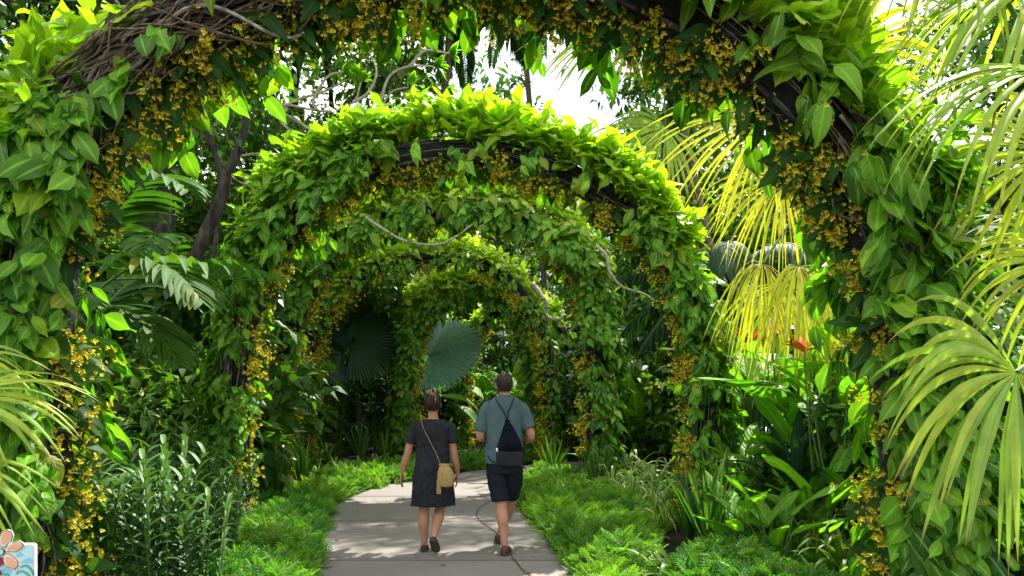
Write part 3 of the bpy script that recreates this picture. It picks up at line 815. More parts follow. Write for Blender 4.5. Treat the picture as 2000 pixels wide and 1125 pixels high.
# tall dark palms beyond, against the sky
def tall_palm(label, px, py, Y, nf=15, L=4.2, seed=0, mat='palm_dark', bpx=None):
    cr = at(px, py, Y); bs_ = at(bpx or px, 800, Y); rr = np.random.default_rng(seed)
    sp = [(None, (math.cos(a), math.sin(a), e), dict(L=L * rr.uniform(.85, 1.1), nl=44, ll=.9, lw=.075, droop=1.9, ldroop=3.0, n=6, r=.04, lift=.0)) for a, e in zip(np.linspace(0, 6.28, nf, endpoint=False) + rr.random(nf) * .3, rr.uniform(-.2, 1.0, nf))]
    return palm_pin('tall_palm', label, (bs_[0], bs_[1]), cr, sp, M[mat], r=.13)
tall_palm('tall dark palm with long hanging fronds left of the bright sky gap', 890, -50, 21, seed=1, L=3.8, bpx=790)
tall_palm('tall dark palm with combed fronds right beside the bright sky gap', 1010, -70, 28, seed=2, L=4.6, bpx=1085)
tall_palm('paler palm with thin combed fronds crossing the bright sky gap', 1190, -110, 27, seed=12, L=4.6, mat='palm_green', bpx=1390)
tall_palm('thin green palm at the right rim of the bright sky gap', 1290, -30, 25, seed=13, L=3.6, mat='palm_green', bpx=1400)
tall_palm('tall dark palm behind the upper left corner of the nearest arch', 120, -60, 17, seed=3, L=4.0)
tall_palm('tall green palm in the gap under the bare woody stems', 330, 200, 21, seed=4, L=4.0, mat='palm_green')
tall_palm('dark palm with drooping fronds at the right behind the golden fan palm', 1430, 560, 16, seed=5, L=3.2)
tall_palm('green palm low in the middle seen through the fourth arch', 780, 560, 30, seed=6, L=3.0, mat='palm_green')

# lady palms (many small fans on canes)
def lady_palm(seed, mat):
    rr = np.random.default_rng(seed)
    root = thing('lady_palm', 'x', 'palm', (0, 0, 0))
    g = G(); gs = G()
    for k in range(26):
        a = rr.uniform(0, 6.28); rad = rr.uniform(0, .75) ; h = rr.uniform(.6, 2.5)
        b = np.array([rad * .5 * math.cos(a), rad * .5 * math.sin(a), 0]); hub = np.array([rad * math.cos(a) * 1.3, rad * math.sin(a) * 1.3, h])
        tube(gs, np.array([b, (b + hub) / 2 + [0, 0, .2], hub]), [.016, .012, .007], 5)
        ax_ = np.array([math.cos(a), math.sin(a), rr.uniform(-.5, .3)])
        fan_frond(g, hub, ax_, (0, 0, 1) + rr.normal(size=3) * .35, rr.uniform(.45, .62), nseg=11, spread=1.9, droop=1.0, pw=1.5, wmul=.75, n=6, age=0)
    g.build('foliage', mat, root); gs.build('cane', M['greenstem'], root)
    return root
lp = lady_palm(3, M['palm_dark'])
lps = [(650, 870, 20.2, 'lady palm with narrow finger leaves under the dark round fan leaf'), (735, 872, 21.5, 'lady palm with narrow finger leaves left of the fifth arch pillar'),
       (690, 862, 24, 'lady palm farther back between the fourth and fifth arch'), (985, 868, 24.5, 'dark lady palm behind the head of the man'),
       (330, 905, 12.2, 'lady palm in deep shade behind the reed orchids'), (240, 905, 13.5, 'lady palm in deep shade behind the left end of the reed orchids'), (1250, 900, 16, 'dark lady palm right of the third arch pillar'),
       (560, 880, 24, 'dark lady palm seen left of the fourth arch')]
for i, (x, y, Y, lb) in enumerate(lps):
    p = at(x, y, Y); p[2] = 0
    if i == 0: lp.location = p; lp['label'] = lb; lp['group'] = 'lady palms in the shade'
    else: copy_tree(lp, p, i * 1.3, rng.uniform(.9, 1.2), lb, 'lady palms in the shade')

# ------------------------------------------------------------------ trees
def limb(g, p, d, L, r, depth, tips, rr, curl=.25, mat=0, grav=.0):
    m_ = 7; pts = [np.array(p, float)]; d = nrm(d)
    for k in range(m_ - 1):
        d = nrm(d + rr.normal(size=3) * curl * .5 + UP * grav)
        pts.append(pts[-1] + d * L / (m_ - 1))
    tube(g, pts, np.linspace(r, r * .6, m_), 7 if r > .05 else 5, mat=mat)
    if depth == 0:
        tips.append((pts[-1], d)); tips.append((pts[3], d)); return
    nb = rr.integers(2, 4)
    for q in range(nb):
        nd = nrm(d + rr.normal(size=3) * .65 + UP * .12)
        limb(g, pts[-1 if q < 2 else 4], nd, L * rr.uniform(.6, .8), r * .58, depth - 1, tips, rr, curl, mat, grav)
    tips.append((pts[-1], d))

def broad_tree(name, label, h, spread, leafm, seed, lsize=.2, nleaf=8000, trunk_h=.45, barkm='bark', flat=.8, low=False):
    rr = np.random.default_rng(seed)
    root = thing(name, label, 'tree', (0, 0, 0))
    g = G(); tips = []
    t = np.linspace(0, 1, 9)[:, None]
    tp = np.array([rr.normal() * .3, rr.normal() * .3, h * trunk_h])
    tube(g, np.array([0, 0, -.1]) * (1 - t) + tp * t + np.array([.12, .08, 0]) * np.sin(t * 4), np.linspace(h * .022, h * .015, 9), 10, jit=.05)
    nl = 6
    for q in range(nl):
        a = q / nl * 6.28 + rr.random()
        limb(g, tp * rr.uniform(.75, 1), (math.cos(a) * .8, math.sin(a) * .8, rr.uniform(.25, 1)), spread * .5, h * .009, 2, tips, rr)
    g.build('trunk', M[barkm], root)
    g = G()
    tips = np.array([q[0] for q in tips])
    nc = 150
    th = rr.uniform(0, 6.28, nc); cz = rr.uniform(-.75 if low else -.35, 1, nc); rad = np.sqrt(np.clip(1 - cz ** 2, 0, 1)) * rr.uniform(.35, 1.0, nc) ** .6
    cs = np.stack([np.cos(th) * rad * spread, np.sin(th) * rad * spread, h * trunk_h + (h * (1 - trunk_h)) * (.45 + cz * .55 * flat) * rr.uniform(.85, 1.05, nc)], 1)
    cs = np.concatenate([tips, cs])
    per = nleaf // len(cs) + 1
    cr = rr.uniform(.35, .85, len(cs)) * spread / 3.2
    cage = rr.uniform(0, .7, len(cs))
    i = np.repeat(np.arange(len(cs)), per); m_ = len(i)
    o = nrm(rr.normal(size=(m_, 3))) * (rr.random(m_) ** .45)[:, None] * np.array([1, 1, .6]) * cr[i][:, None]
    P = cs[i] + o
    D = nrm(o * [1, 1, .4] / cr[i][:, None] + rr.normal(size=(m_, 3)) * .6 - UP * .25)
    Nn = UP * .9 + rr.normal(size=(m_, 3)) * .5
    inst(g, T_KITE, P, D, Nn, lsize * rr.uniform(.6, 1.2, m_), rnd=rr.random(m_), age=np.clip(cage[i] + rr.normal(size=m_) * .15 + .3 * (o[:, 2] / cr[i]), 0, 1), wide=rr.uniform(.9, 1.3))
    g.build('crown', leafm, root)
    return root

# prototypes (each is moved to its own first place below)
P_A = broad_tree('jungle_tree', '', 13, 4.2, M['tree1'], 1, .30, 15000, .30, low=True)
P_B = broad_tree('jungle_tree', '', 10, 3.4, M['tree2'], 2, .26, 13000, .28, low=True)
P_C = broad_tree('jungle_tree', '', 16, 4.6, M['tree3'], 3, .32, 15000, .35, low=True)
P_S = broad_tree('leafy_shrub', '', 3.2, 1.7, M['tree1'], 4, .26, 5000, .12, low=True)
P_T = broad_tree('leafy_shrub', '', 2.2, 1.3, M['tree3'], 5, .20, 4500, .12, low=True)
for p_ in (P_S, P_T): p_['category'] = 'shrub'
trees = [
 # proto, px, Y, scale, label
 (P_A, -60, 24, 1.25, 'dark tree behind the upper left corner of the nearest arch'),
 (P_C, 250, 30, 1.1, 'tall tree in the gap under the bare woody stems, left'),
 (P_B, 430, 24, .85, 'bright tree behind the mossy forked trunk'),
 (P_A, 560, 33, 1.0, 'dark tree beyond the pale frangipani branches'),
 (P_C, 700, 37, 1.0, 'tall tree rising behind the bulky left shoulder of the second arch'),
 (P_A, 860, 40, .95, 'tree behind the tall dark palms left of the sky gap'),
 (P_B, 930, 36, .72, 'bright low tree behind the middle of the second arch'),
 (P_A, 860, 39, 1.6, 'dark tree under the tall palms left of the sky gap'),
 (P_B, 800, 34, 1.35, 'bright tree filling the gap left of the tall dark palms'),
 (P_C, 1215, 33, .82, 'mid green tree poking into the sky gap from below'),
 (P_B, 1130, 34, .68, 'bright tree below the sky gap'),
 (P_A, 1440, 29, 1.25, 'dark tree at the right rim of the sky gap'),
 (P_C, 1480, 27, 1.0, 'tall tree behind the golden fan palm'),
 (P_B, 1620, 20, 1.0, 'bright tree behind the right shoulder of the nearest arch'),
 (P_A, 1850, 22, 1.1, 'dark tree behind the pale fan palm in the upper right'),
 (P_C, 2300, 17, 1.0, 'tall tree beyond the right edge fan palm'),
 (P_A, 60, 15, .9, 'dark tree close behind the left pillar of the nearest arch'),
 (P_C, 760, 29, .5, 'dark tree seen through the third and fourth arches'),
 (P_A, 1010, 32, .55, 'dark tree behind the farthest arch'),
 (P_A, 1180, 27, .6, 'dark tree behind the right pillars of the far arches'),
 (P_A, 520, 27, .6, 'dark tree behind the left pillars of the far arches'),
 (P_C, 1120, 31, .6, 'mid green tree seen through the right side of the second arch'),
 (P_C, 610, 20, .62, 'mid green tree behind the frangipani, left'),
 (P_B, 760, 25, .8, 'bright tree behind the frangipani, right'),
 (P_C, 380, 17, .6, 'mid green tree between the mossy trunk and the nearest left pillar'),
]
used = set()
def place(proto, p, rz, s, lb, grp):
    if proto.name not in used:
        used.add(proto.name); proto.location = tuple(p); proto.rotation_euler = (0, 0, rz); proto.scale = (s,) * 3
        proto['label'] = lb; proto['group'] = grp; return proto
    return copy_tree(proto, p, rz, s, lb, grp)
for i, (pr_, px, Y, s_, lb) in enumerate(trees):
    p = at(px, 800, Y); p[2] = -.05
    place(pr_, p, i * 2.1, s_, lb, 'trees of the jungle behind the arches')
# tall shade trees whose crowns reach over the path
P_H = broad_tree('shade_tree', '', 17, 5.0, M['tree3'], 9, .30, 11000, .58)
for i, (x, y, s_, lb) in enumerate([(-6.5, 13.5, .95, 'high shade tree left of the path, crown above the picture'), (3.7, 16.9, (.30, .62, .95), 'slim added shade tree hidden behind the second arch right pillar, crown above the picture'), (-6.9, 22.5, 1.05, 'high shade tree left beyond the third arch')]):  # slim tree is added, its crown squeezed to shade the path alone
    place(P_H, np.array([x, y, -.05]), i * 1.7, s_, lb, 'high shade trees over the path')
shr = [(P_S, 40, 10.5, 1.0), (P_T, 180, 11.5, 1.2), (P_S, 300, 16, 1.3), (P_S, 420, 14, 1.0), (P_T, 520, 18, 1.2), (P_S, 610, 27, 1.5), (P_S, 720, 30, 1.4), (P_S, 860, 28, 1.3), (P_T, 955, 27, 1.3),
       (P_S, 1080, 29, 1.5), (P_S, 1130, 24, 1.2), (P_S, 1230, 19, 1.2), (P_T, 1290, 15.5, 1.3), (P_S, 1420, 18, 1.2), (P_S, 1500, 17, 1.0), (P_T, 1640, 15, 1.2), (P_S, 1750, 13, 1.0), (P_S, 1900, 8, .9), (P_S, 2050, 6.5, .8),
       (P_S, 480, 22, 1.6), (P_S, 1350, 22, 1.7), (P_S, 1600, 16, 1.5), (P_S, 150, 15, 1.6), (P_T, 1960, 6.0, .7), (P_S, 1820, 12, 1.5), (P_S, 345, 11.6, 1.25), (P_T, 250, 9.6, 1.1), (P_S, 395, 19, 2.0)]
near = ['by the left pillar of the nearest arch', 'in the shade behind the reed orchids', 'at the foot of the arching green palm', 'behind the left pillar of the second arch', 'left of the third arch pillar', 'behind the left lady palms',
        'seen under the dark round fan leaf', 'behind the woman', 'behind the man', 'behind the farthest arch pillar', 'right of the farthest arch', 'right of the third arch pillar', 'just behind the right pillar of the second arch',
        'right of the second arch under the palm', 'behind the golden hanging fronds', 'behind the orange flowers', 'behind the right pillar of the nearest arch', 'behind the pale fan palm at the right edge', 'low at the right picture edge',
        'far left behind the mossy trunk', 'far right behind the second arch', 'far behind the golden palm', 'far behind the left pillar of the nearest arch', 'low behind the pale fan frond at the right', 'far behind the pale fan palm', 'beside the mossy forked trunk', 'between the reed orchids and the broad-leaflet palm', 'tall, behind the mossy forked trunk']
for i, ((pr_, px, Y, s_), lb) in enumerate(zip(shr, near)):
    p = at(px, 800, Y); p[2] = -.05
    place(pr_, p, i * 1.9, s_, 'dark leafy shrub ' + lb, 'shrubs under the trees')

# far-off wood closing the horizon
g = G(); rr = np.random.default_rng(5)
m_ = 26000; a = rr.uniform(-1.15, 1.15, m_); d = rr.uniform(44, 60, m_)
hh = 11 + 3 * np.sin(a * 9) + 2.5 * np.sin(a * 23 + 1); 
gap = np.exp(-((a - .085) / .07) ** 2); hh = hh * (1 - .45 * gap) + 2
P = np.stack([np.sin(a) * d, np.cos(a) * d, rr.random(m_) ** .8 * hh], 1)
inst(g, T_KITE, P, rr.normal(size=(m_, 3)) - UP * .3, UP + rr.normal(size=(m_, 3)) * .6, rr.uniform(.6, 1.3, m_), rnd=rr.random(m_), age=rr.random(m_) * .5)
tag(g.build('far_wood', M['tree1']), 'distant dark wood closing the view between the trees', 'wood', None, 'stuff')

# mossy forked trunk on the left
def mossy_tree():
    Y = 11.0; org = at(462, 905, Y); org[2] = 0
    root = thing('forked_tree', 'dark mossy forked tree trunk between the first two arches on the left', 'tree', org)
    g = G(); rr = np.random.default_rng(8)
    def ln(pts, r0, r1, n=16):
        p = smooth_line(np.array([at(x, y, Y + dy) for x, y, dy in pts]), n); tube(g, p, np.linspace(r0, r1, n), 9, jit=.10)
    ln([(345, 915, 0), (350, 760, 0), (372, 650, .1), (366, 560, 0), (395, 470, 0), (432, 390, 0), (440, 345, 0)], .13, .085, 26)
    ln([(440, 350, 0), (425, 310, .1), (408, 270, .1), (380, 225, .2)], .06, .03)
    ln([(438, 352, 0), (462, 300, -.1), (482, 240, -.2), (485, 190, -.2), (500, 120, -.2)], .07, .03)
    ln([(366, 600, 0), (392, 560, .3), (420, 480, .6), (428, 400, .8)], .06, .03)
    ln([(466, 285, -.1), (440, 240, .1), (444, 190, .2)], .035, .018)
    g.build('trunk', M['bark'], root, org)
    g = G()
    cs = np.array([at(x, y, Y + rr.uniform(-.8, .8)) for x, y in [(380, 215), (500, 110), (444, 180), (470, 160), (350, 170), (430, 110), (520, 60), (300, 120)]])
    i = np.repeat(np.arange(len(cs)), 90); o = rr.normal(size=(len(i), 3)) * .3
    inst(g, T_OVL, cs[i] + o, o + rr.normal(size=o.shape) * .2 - UP * .2, UP + rr.normal(size=o.shape) * .4, rr.uniform(.1, .18, len(i)), rnd=rr.random(len(i)), age=rr.random(len(i)) * .3)
    g.build('crown', M['tree3'], root, org)
mossy_tree()

# frangipani: curved bare pale branches with tufts
def frangipani():
    Y = 14.6; org = at(545, 900, Y); org[2] = 0
    root = thing('frangipani_tree', 'frangipani with bare curving pale branches above the second arch', 'tree', org)
    g = G(); gl = G(); rr = np.random.default_rng(12); tufts = []
    def br(pts, r0, r1):
        p = smooth_line(np.array([at(x, y, Y + dy) for x, y, dy in pts]), 26); tube(g, p, np.linspace(r0, r1, 26), 7, jit=.04)
        tufts.append((p[-1], nrm(p[-1] - p[-2])))
    br([(545, 905, 0), (548, 700, 0), (556, 520, .1), (610, 390, .2), (655, 300, .2)], .12, .06)
    B_ = [
     [(655, 300, .2), (600, 250, .1), (545, 215, 0), (560, 205, -.1), (640, 218, -.2), (690, 200, -.2), (705, 160, -.2)],
     [(545, 215, 0), (580, 195, .1), (630, 180, .2), (660, 165, .2), (690, 150, .2)],
     [(655, 300, .2), (700, 250, .3), (740, 215, .2), (765, 180, .1), (800, 170, 0)],
     [(655, 300, .2), (740, 260, -.2), (800, 220, -.3), (830, 190, -.3), (870, 185, -.2)],
     [(560, 212, -.1), (548, 235, -.2), (575, 262, -.3), (600, 285, -.2)],
     [(620, 216, -.2), (612, 195, -.2), (640, 150, -.2), (672, 140, -.1)],
     [(740, 215, .2), (780, 235, .2), (840, 240, .2), (880, 215, .1), (905, 215, 0)],
     [(700, 250, .3), (740, 240, .3), (790, 250, .3), (850, 262, .2), (890, 250, .2)],
     [(655, 300, .2), (590, 310, .3), (520, 300, .4), (455, 310, .3), (450, 340, .2), (480, 360, .1), (520, 352, 0)],
     [(520, 300, .4), (500, 330, .3), (470, 370, .2), (455, 362, .2), (440, 335, .2)],
     [(740, 210, .2), (760, 150, .3), (800, 130, .3), (850, 130, .3)],
     [(800, 130, .3), (830, 100, .3), (880, 105, .2)],
     [(830, 200, -.3), (860, 230, -.3), (905, 235, -.4), (940, 205, -.4)],
     [(1190, 470, 1.5), (1180, 500, 1.4), (1200, 530, 1.3), (1250, 560, 1.2), (1290, 590, 1)],
     [(690, 200, -.2), (720, 180, -.2), (735, 140, -.1), (720, 100, -.1)],
    ]
    for b in B_[:13] + B_[14:]: br(b, .036, .015)
    for p, d in tufts[1:]:
        m_ = 16; a = rr.uniform(0, 6.28, m_)
        X_ = nrm(np.cross(d, [.3, .2, 1])); Y_ = np.cross(d, X_)
        D = d * .7 + (np.cos(a)[:, None] * X_ + np.sin(a)[:, None] * Y_) * .8 + UP * .35
        inst(gl, T_LAN, np.tile(p, (m_, 1)), D, UP + d * .3 + rr.normal(size=(m_, 3)) * .1, rr.uniform(.22, .36, m_), rnd=rr.random(m_) * .9, age=rr.uniform(.2, .9, m_), wide=1.25)
    g.build('trunk', M['bark_pale'], root, org); gl.build('crown', M['broad'], root, org)
frangipani()
# loose pale branches curling out of the far arches: hanging liana loops
def liana(label, pts, Y, r=.022):
    p = smooth_line(np.array([at(x, y, Y + dy) for x, y, dy in pts]), 40)
    g = G(); tube(g, p, np.linspace(r, r * .5, 40), 7, jit=.05, cap=True)
    rt = thing('liana', label, 'vine', p[0]); g.build('stem', M['bark_pale'], rt, p[0])
    m_ = 10; gl = G(); q = p[rng.integers(10, 40, m_)]
    inst(gl, T_OVL, q, rv(m_) - UP * .3, UP + rv(m_, .3), rng.uniform(.12, .2, m_)); gl.build('leaf_spray', M['creeper_far'], rt, p[0])
liana('pale looping stem dangling below the second arch, before the third', [(715, 425, 0), (745, 445, -.2), (790, 470, -.3), (850, 478, -.3), (890, 462, -.2), (920, 440, 0)], 12.6, .028)
liana('thick pale curled stem hooked in the right shoulder of the fourth arch', [(1040, 555, 0), (1055, 575, -.1), (1068, 592, -.2), (1064, 610, -.2), (1075, 622, -.2), (1095, 622, -.2), (1100, 606, -.1)], 15.5, .06)
liana('pale twisted branch right of the third arch shoulder', [(1165, 480, 0), (1185, 500, -.2), (1190, 530, -.2), (1215, 560, -.1), (1260, 575, 0), (1290, 600, .2)], 12.4, .03)

# ------------------------------------------------------------------ bed plants
def strap_plant(name, cat, mat, seed, nb=30, L=.7, wid=.03, droop=1.3, elev=(.5, 1.6), age=.2, base=.04, n=9, pw=1.4, kind='strap', fold=.35, stem=0):
    rr = np.random.default_rng(seed)
    root = thing(name, '', cat, (0, 0, 0))
    g = G(); a = rr.uniform(0, 6.28, nb); el = rr.uniform(elev[0], elev[1], nb)
    D = np.stack([np.cos(a) * np.cos(el), np.sin(a) * np.cos(el), np.sin(el)], 1)
    W = np.stack([-np.sin(a), np.cos(a), np.zeros(nb)], 1)
    P = D * [base, base, 0] + [0, 0, stem]
    if stem:
        gs = G(); tube(gs, [(0, 0, 0), (.02, 0, stem * .5), (0, 0, stem + .03)], [.03, .022, .015], 8); gs.build('stem', M['bark'], root)
    blades(g, P, D, -W, L * rr.uniform(.6, 1.1, nb), wid * rr.uniform(.8, 1.2, nb), droop * rr.uniform(.5, 1.3, nb), n=n, fold=fold, kind=kind, pw=pw, rnd=rr.random(nb) * .95, age=np.clip(age + rr.normal(size=nb) * .2, 0, 1))
    g.build('leaves', mat, root)
    return root
spider = strap_plant('spider_plant', 'plant', M['varieg'], 31, nb=44, L=.55, wid=.026, droop=1.9, elev=(.5, 1.5), age=.3)
lime = strap_plant('lime_grass_plant', 'plant', M['strap'], 32, nb=34, L=.7, wid=.030, droop=1.6, elev=(.7, 1.5), age=.75)
iris = strap_plant('sword_leaf_plant', 'plant', M['strap'], 33, nb=34, L=.95, wid=.042, droop=.35, elev=(1.05, 1.5), age=.0, fold=.5)
crin = strap_plant('crinum_lily', 'plant', M['strap_dark'], 34, nb=30, L=1.35, wid=.12, droop=1.2, elev=(.1, 1.5), age=0, base=.06, stem=.55, n=12, pw=1.2)
fern_ = strap_plant('arching_strap_plant', 'plant', M['strap'], 35, nb=30, L=.85, wid=.05, droop=1.6, elev=(.6, 1.4), age=.1)
bed = [
 (spider, 1080, 965, .95, 'striped spider plant at the right path edge beside the man'), (spider, 1125, 975, .9, 'striped spider plant in front of the third arch right pillar'),
 (spider, 1235, 985, 1.5, 'pale striped plant between the second and third right pillars'), (spider, 1195, 965, 1.5, 'pale striped plant just behind the right green cushion'), (spider, 1280, 1000, 1.4, 'pale striped plant left of the second arch right pillar'),
 (spider, 1230, 940, 1.9, 'pale striped plant deeper in the right bed'), (spider, 1175, 945, 1.7, 'pale striped plant at the foot of the third right pillar'),
 (spider, 880, 912, 1.2, 'striped spider plant at the far bend between the couple'), (spider, 700, 918, 1.0, 'pale striped plant on the far left bed'), (spider, 655, 925, 1.2, 'pale striped plant at the foot of the fourth arch left pillar'), (spider, 740, 915, 1.1, 'striped spider plant near the hand of the woman'),
 (spider, 1275, 960, 1.8, 'pale striped plant beside the second arch right pillar, deeper in the bed'), (spider, 1610, 1085, 1.3, 'pale striped plant by the low orchid blooms on the right'), (spider, 1645, 1060, 1.4, 'pale striped plant behind the low orchid blooms on the right'),
 (spider, 1045, 962, .9, 'striped spider plant on the path edge right beside the shorts of the man'), (lime, 1030, 985, .6, 'small yellow-green tuft at the path edge right of the man'), (spider, 1150, 1015, .8, 'small striped plant poking out of the green cushion'), (lime, 1120, 1060, .55, 'small grassy tuft at the front of the green cushion'), (iris, 1165, 960, .9, 'sword-leaf clump at the foot of the third arch right pillar'),
 (lime, 1105, 985, .9, 'yellow-green grassy plant over the right green cushion'), (lime, 1520, 1080, .95, 'yellow-green arching plant low in the right bed'), (lime, 1590, 1085, .9, 'yellow-green arching plant beside the low orchid blooms'), (lime, 1300, 1030, .8, 'yellow grassy plant at the foot of the second arch right pillar'),
 (lime, 620, 945, .8, 'grassy plant at the bend of the left bed'), (lime, 1540, 1010, 1.0, 'lime leafy plant in the sun below the orange flowers'), (lime, 1460, 1000, 1.1, 'lime leafy plant in the sun right of the sword leaves'),
 (iris, 1385, 1075, 1.1, 'tall dark sword-leaf clump by the second arch right pillar'), (iris, 1345, 1050, .9, 'sword-leaf clump left of the taller one on the right'), (iris, 1420, 1050, 1.0, 'sword-leaf clump right of the taller one on the right'),
 (iris, 1080, 935, .95, 'sword-leaf clump at the foot of the fourth arch right pillar'), (iris, 755, 905, 1.0, 'sword-leaf clump far left bed by the fifth arch'), (iris, 705, 905, 1.1, 'sword-leaf clump by the fourth arch left pillar'), (iris, 590, 955, 1.0, 'sword-leaf clump by the third arch left pillar'), (iris, 540, 975, 1.0, 'sword-leaf clump behind the low orchid blooms on the left'),
 (crin, 1555, 1050, 1.0, 'crinum lily with long dark arching leaves below the orange flowers'), (crin, 1470, 1000, 1.1, 'crinum lily with dark arching leaves behind the second arch right pillar'), (crin, 1800, 1100, .8, 'crinum lily low behind the pale fan frond'),
 (fern_, 1320, 1140, .8, 'arching blue-green strap plant bottom right of the path'), (fern_, 1650, 1120, .9, 'strap plant at the foot of the nearest right pillar'), (fern_, 1560, 1030, 1.0, 'strap plant in the middle of the right bed'),
 (fern_, 1700, 1060, 1.1, 'strap plant behind the low orchid blooms on the right'), (fern_, 500, 960, 1.0, 'strap plant behind the second arch left pillar'), (fern_, 640, 905, 1.2, 'strap plant at the foot of the lady palms'), (fern_, 930, 900, 1.2, 'strap plant on the far side of the bend'), (fern_, 1000, 898, 1.3, 'strap plant beyond the man'), (fern_, 850, 905, 1.2, 'strap plant beyond the woman'),
 (iris, 960, 905, .7, 'small sword-leaf clump on the far side of the bend'),
 (fern_, 1850, 1150, .9, 'strap plant at the bottom right corner'), (lime, 1680, 1000, 1.0, 'lime plant behind the nearest right pillar'), (fern_, 560, 930, 1.1, 'strap plant left of the third arch pillar'),
]
for i, (pr_, px, py, s_, lb) in enumerate(bed):
    p = gnd(px, py); p[2] = -.05
    place(pr_, p, i * 1.1, s_, lb, 'clumps of long leaved plants in the beds')

# reed orchids (left bed)
def reed_plant(seed, h=1.1):
    rr = np.random.default_rng(seed)
    root = thing('reed_orchid', '', 'plant', (0, 0, 0)); g = G(); gs = G()
    for k in range(9):
        a = rr.uniform(0, 6.28); b = np.array([math.cos(a), math.sin(a), 0]) * rr.uniform(0, .22)
        hh = h * rr.uniform(.6, 1.1); lean = np.array([math.cos(a), math.sin(a), 0]) * rr.uniform(0, .25) + rr.normal(size=3) * .04; lean[2] = 0
        t = np.linspace(0, 1, 8)[:, None]; st = b + UP * hh * t + lean * t ** 2
        tube(gs, st, np.linspace(.009, .005, 8), 5)
        nl = int(hh * 20); q = np.linspace(.12, 1, nl); P = b + UP * hh * q[:, None] + lean * (q ** 2)[:, None]
        az = rr.uniform(0, 3.14); sgn = np.where(np.arange(nl) % 2, 1, -1)
        H = np.stack([np.cos(az) * sgn, np.sin(az) * sgn, np.zeros(nl)], 1)
        el = (.55 + .5 * q)[:, None]
        D = nrm(H * 1 + UP * el + rr.normal(size=(nl, 3)) * .12); W = np.cross(D, UP)
        blades(g, P, D, W, rr.uniform(.20, .29, nl) * (1 - .3 * (q > .95)), .042, 1.3 - .6 * q, n=6, fold=.4, kind='strap', pw=1.4, rnd=np.clip(rr.random(nl), 0, .95), age=q ** 3 * .5)
    g.build('leaves', M['reed'], root); gs.build('stems', M['greenstem'], root)
    return root
reeds = [reed_plant(1), reed_plant(2, .95)]
rp_pos = [(190, 1120, 1.05), (265, 1128, 1.0), (340, 1130, 1.0), (410, 1110, .9), (230, 1085, 1.1), (300, 1080, 1.05), (375, 1075, 1.05), (440, 1060, .95), (205, 1050, 1.1), (270, 1040, 1.15), (345, 1035, 1.1), (415, 1025, 1.0), (460, 1005, .85), (310, 1005, 1.1), (240, 1005, 1.1), (380, 1000, 1.0), (300, 1180, .95), (380, 1170, .85), (200, 1180, 1.0)]
words = ['nearest row, far left', 'nearest row, second from left', 'nearest row, third from left', 'nearest row, right end beside the groundcover', 'second row, left end', 'second row, second from left', 'second row, third from left', 'second row, right end', 'third row, left end', 'third row, second from left', 'third row, third from left', 'third row, fourth from left', 'third row, right end', 'back row, middle', 'back row, left end', 'back row, right end', 'front edge, middle', 'front edge, right', 'front edge, left']
for i, ((px, py, s_), wd_) in enumerate(zip(rp_pos, words)):
    p = gnd(px, py); p[2] = -.05
    place(reeds[i % 2], p, i * .9, s_, 'blue-green reed orchid clump in the left bed, ' + wd_, 'reed orchids in the left bed')

# broad paddle-leaf plants with orange flowers
def paddle(seed, nb=9, h=1.3, ls=.7, flower=True):
    rr = np.random.default_rng(seed)
    root = thing('heliconia' if flower else 'paddle_leaf_plant', '', 'plant', (0, 0, 0)); g = G(); gs = G()
    for k in range(nb):
        a = rr.uniform(0, 6.28); H = np.array([math.cos(a), math.sin(a), 0]); hh = h * rr.uniform(.4, 1)
        b = H * .08; e = H * rr.uniform(.1, .3) + UP * hh
        tube(gs, np.array([b, (b + e) / 2 + H * -.03, e]), [.016, .012, .008], 6)
        inst(g, T_BIG, e[None], (H * .7 + UP * rr.uniform(.5, 1.3))[None], (UP - H * .2 + rr.normal(size=3) * .2)[None], ls * rr.uniform(.75, 1.15), rnd=rr.random(1) * .9, age=rr.random(1) * .6, wide=.85)
    g.build('leaves', M['broad'], root); gs.build('stems', M['greenstem'], root)
    if flower:
        for k in range(3):
            gf = G(); a = rr.uniform(0, 6.28); b = np.array([math.cos(a) * .22, math.sin(a) * .22, 0]); e = b * 1.6 + UP * h * rr.uniform(.95, 1.25)
            tube(gf, np.array([b, (b + e) / 2, e]), .006, 5, mat=1)
            m_ = 9; q = rr.uniform(0, 6.28, m_)
            D = np.stack([np.cos(q), np.sin(q), rr.uniform(.2, 1.5, m_)], 1)
            blades(gf, np.tile(e, (m_, 1)) - UP * rr.uniform(0, .08, (m_, 1)), D, np.cross(D, UP), rr.uniform(.12, .20, m_), .05, .2, n=5, fold=.6, kind='lance')
            gf.build('flower', [M['orange'], M['greenstem']], root)
    return root
hel = paddle(41, 11, 1.25, .62); pad = paddle(42, 10, 1.2, .75, False); aro = paddle(43, 9, .6, .5, False)
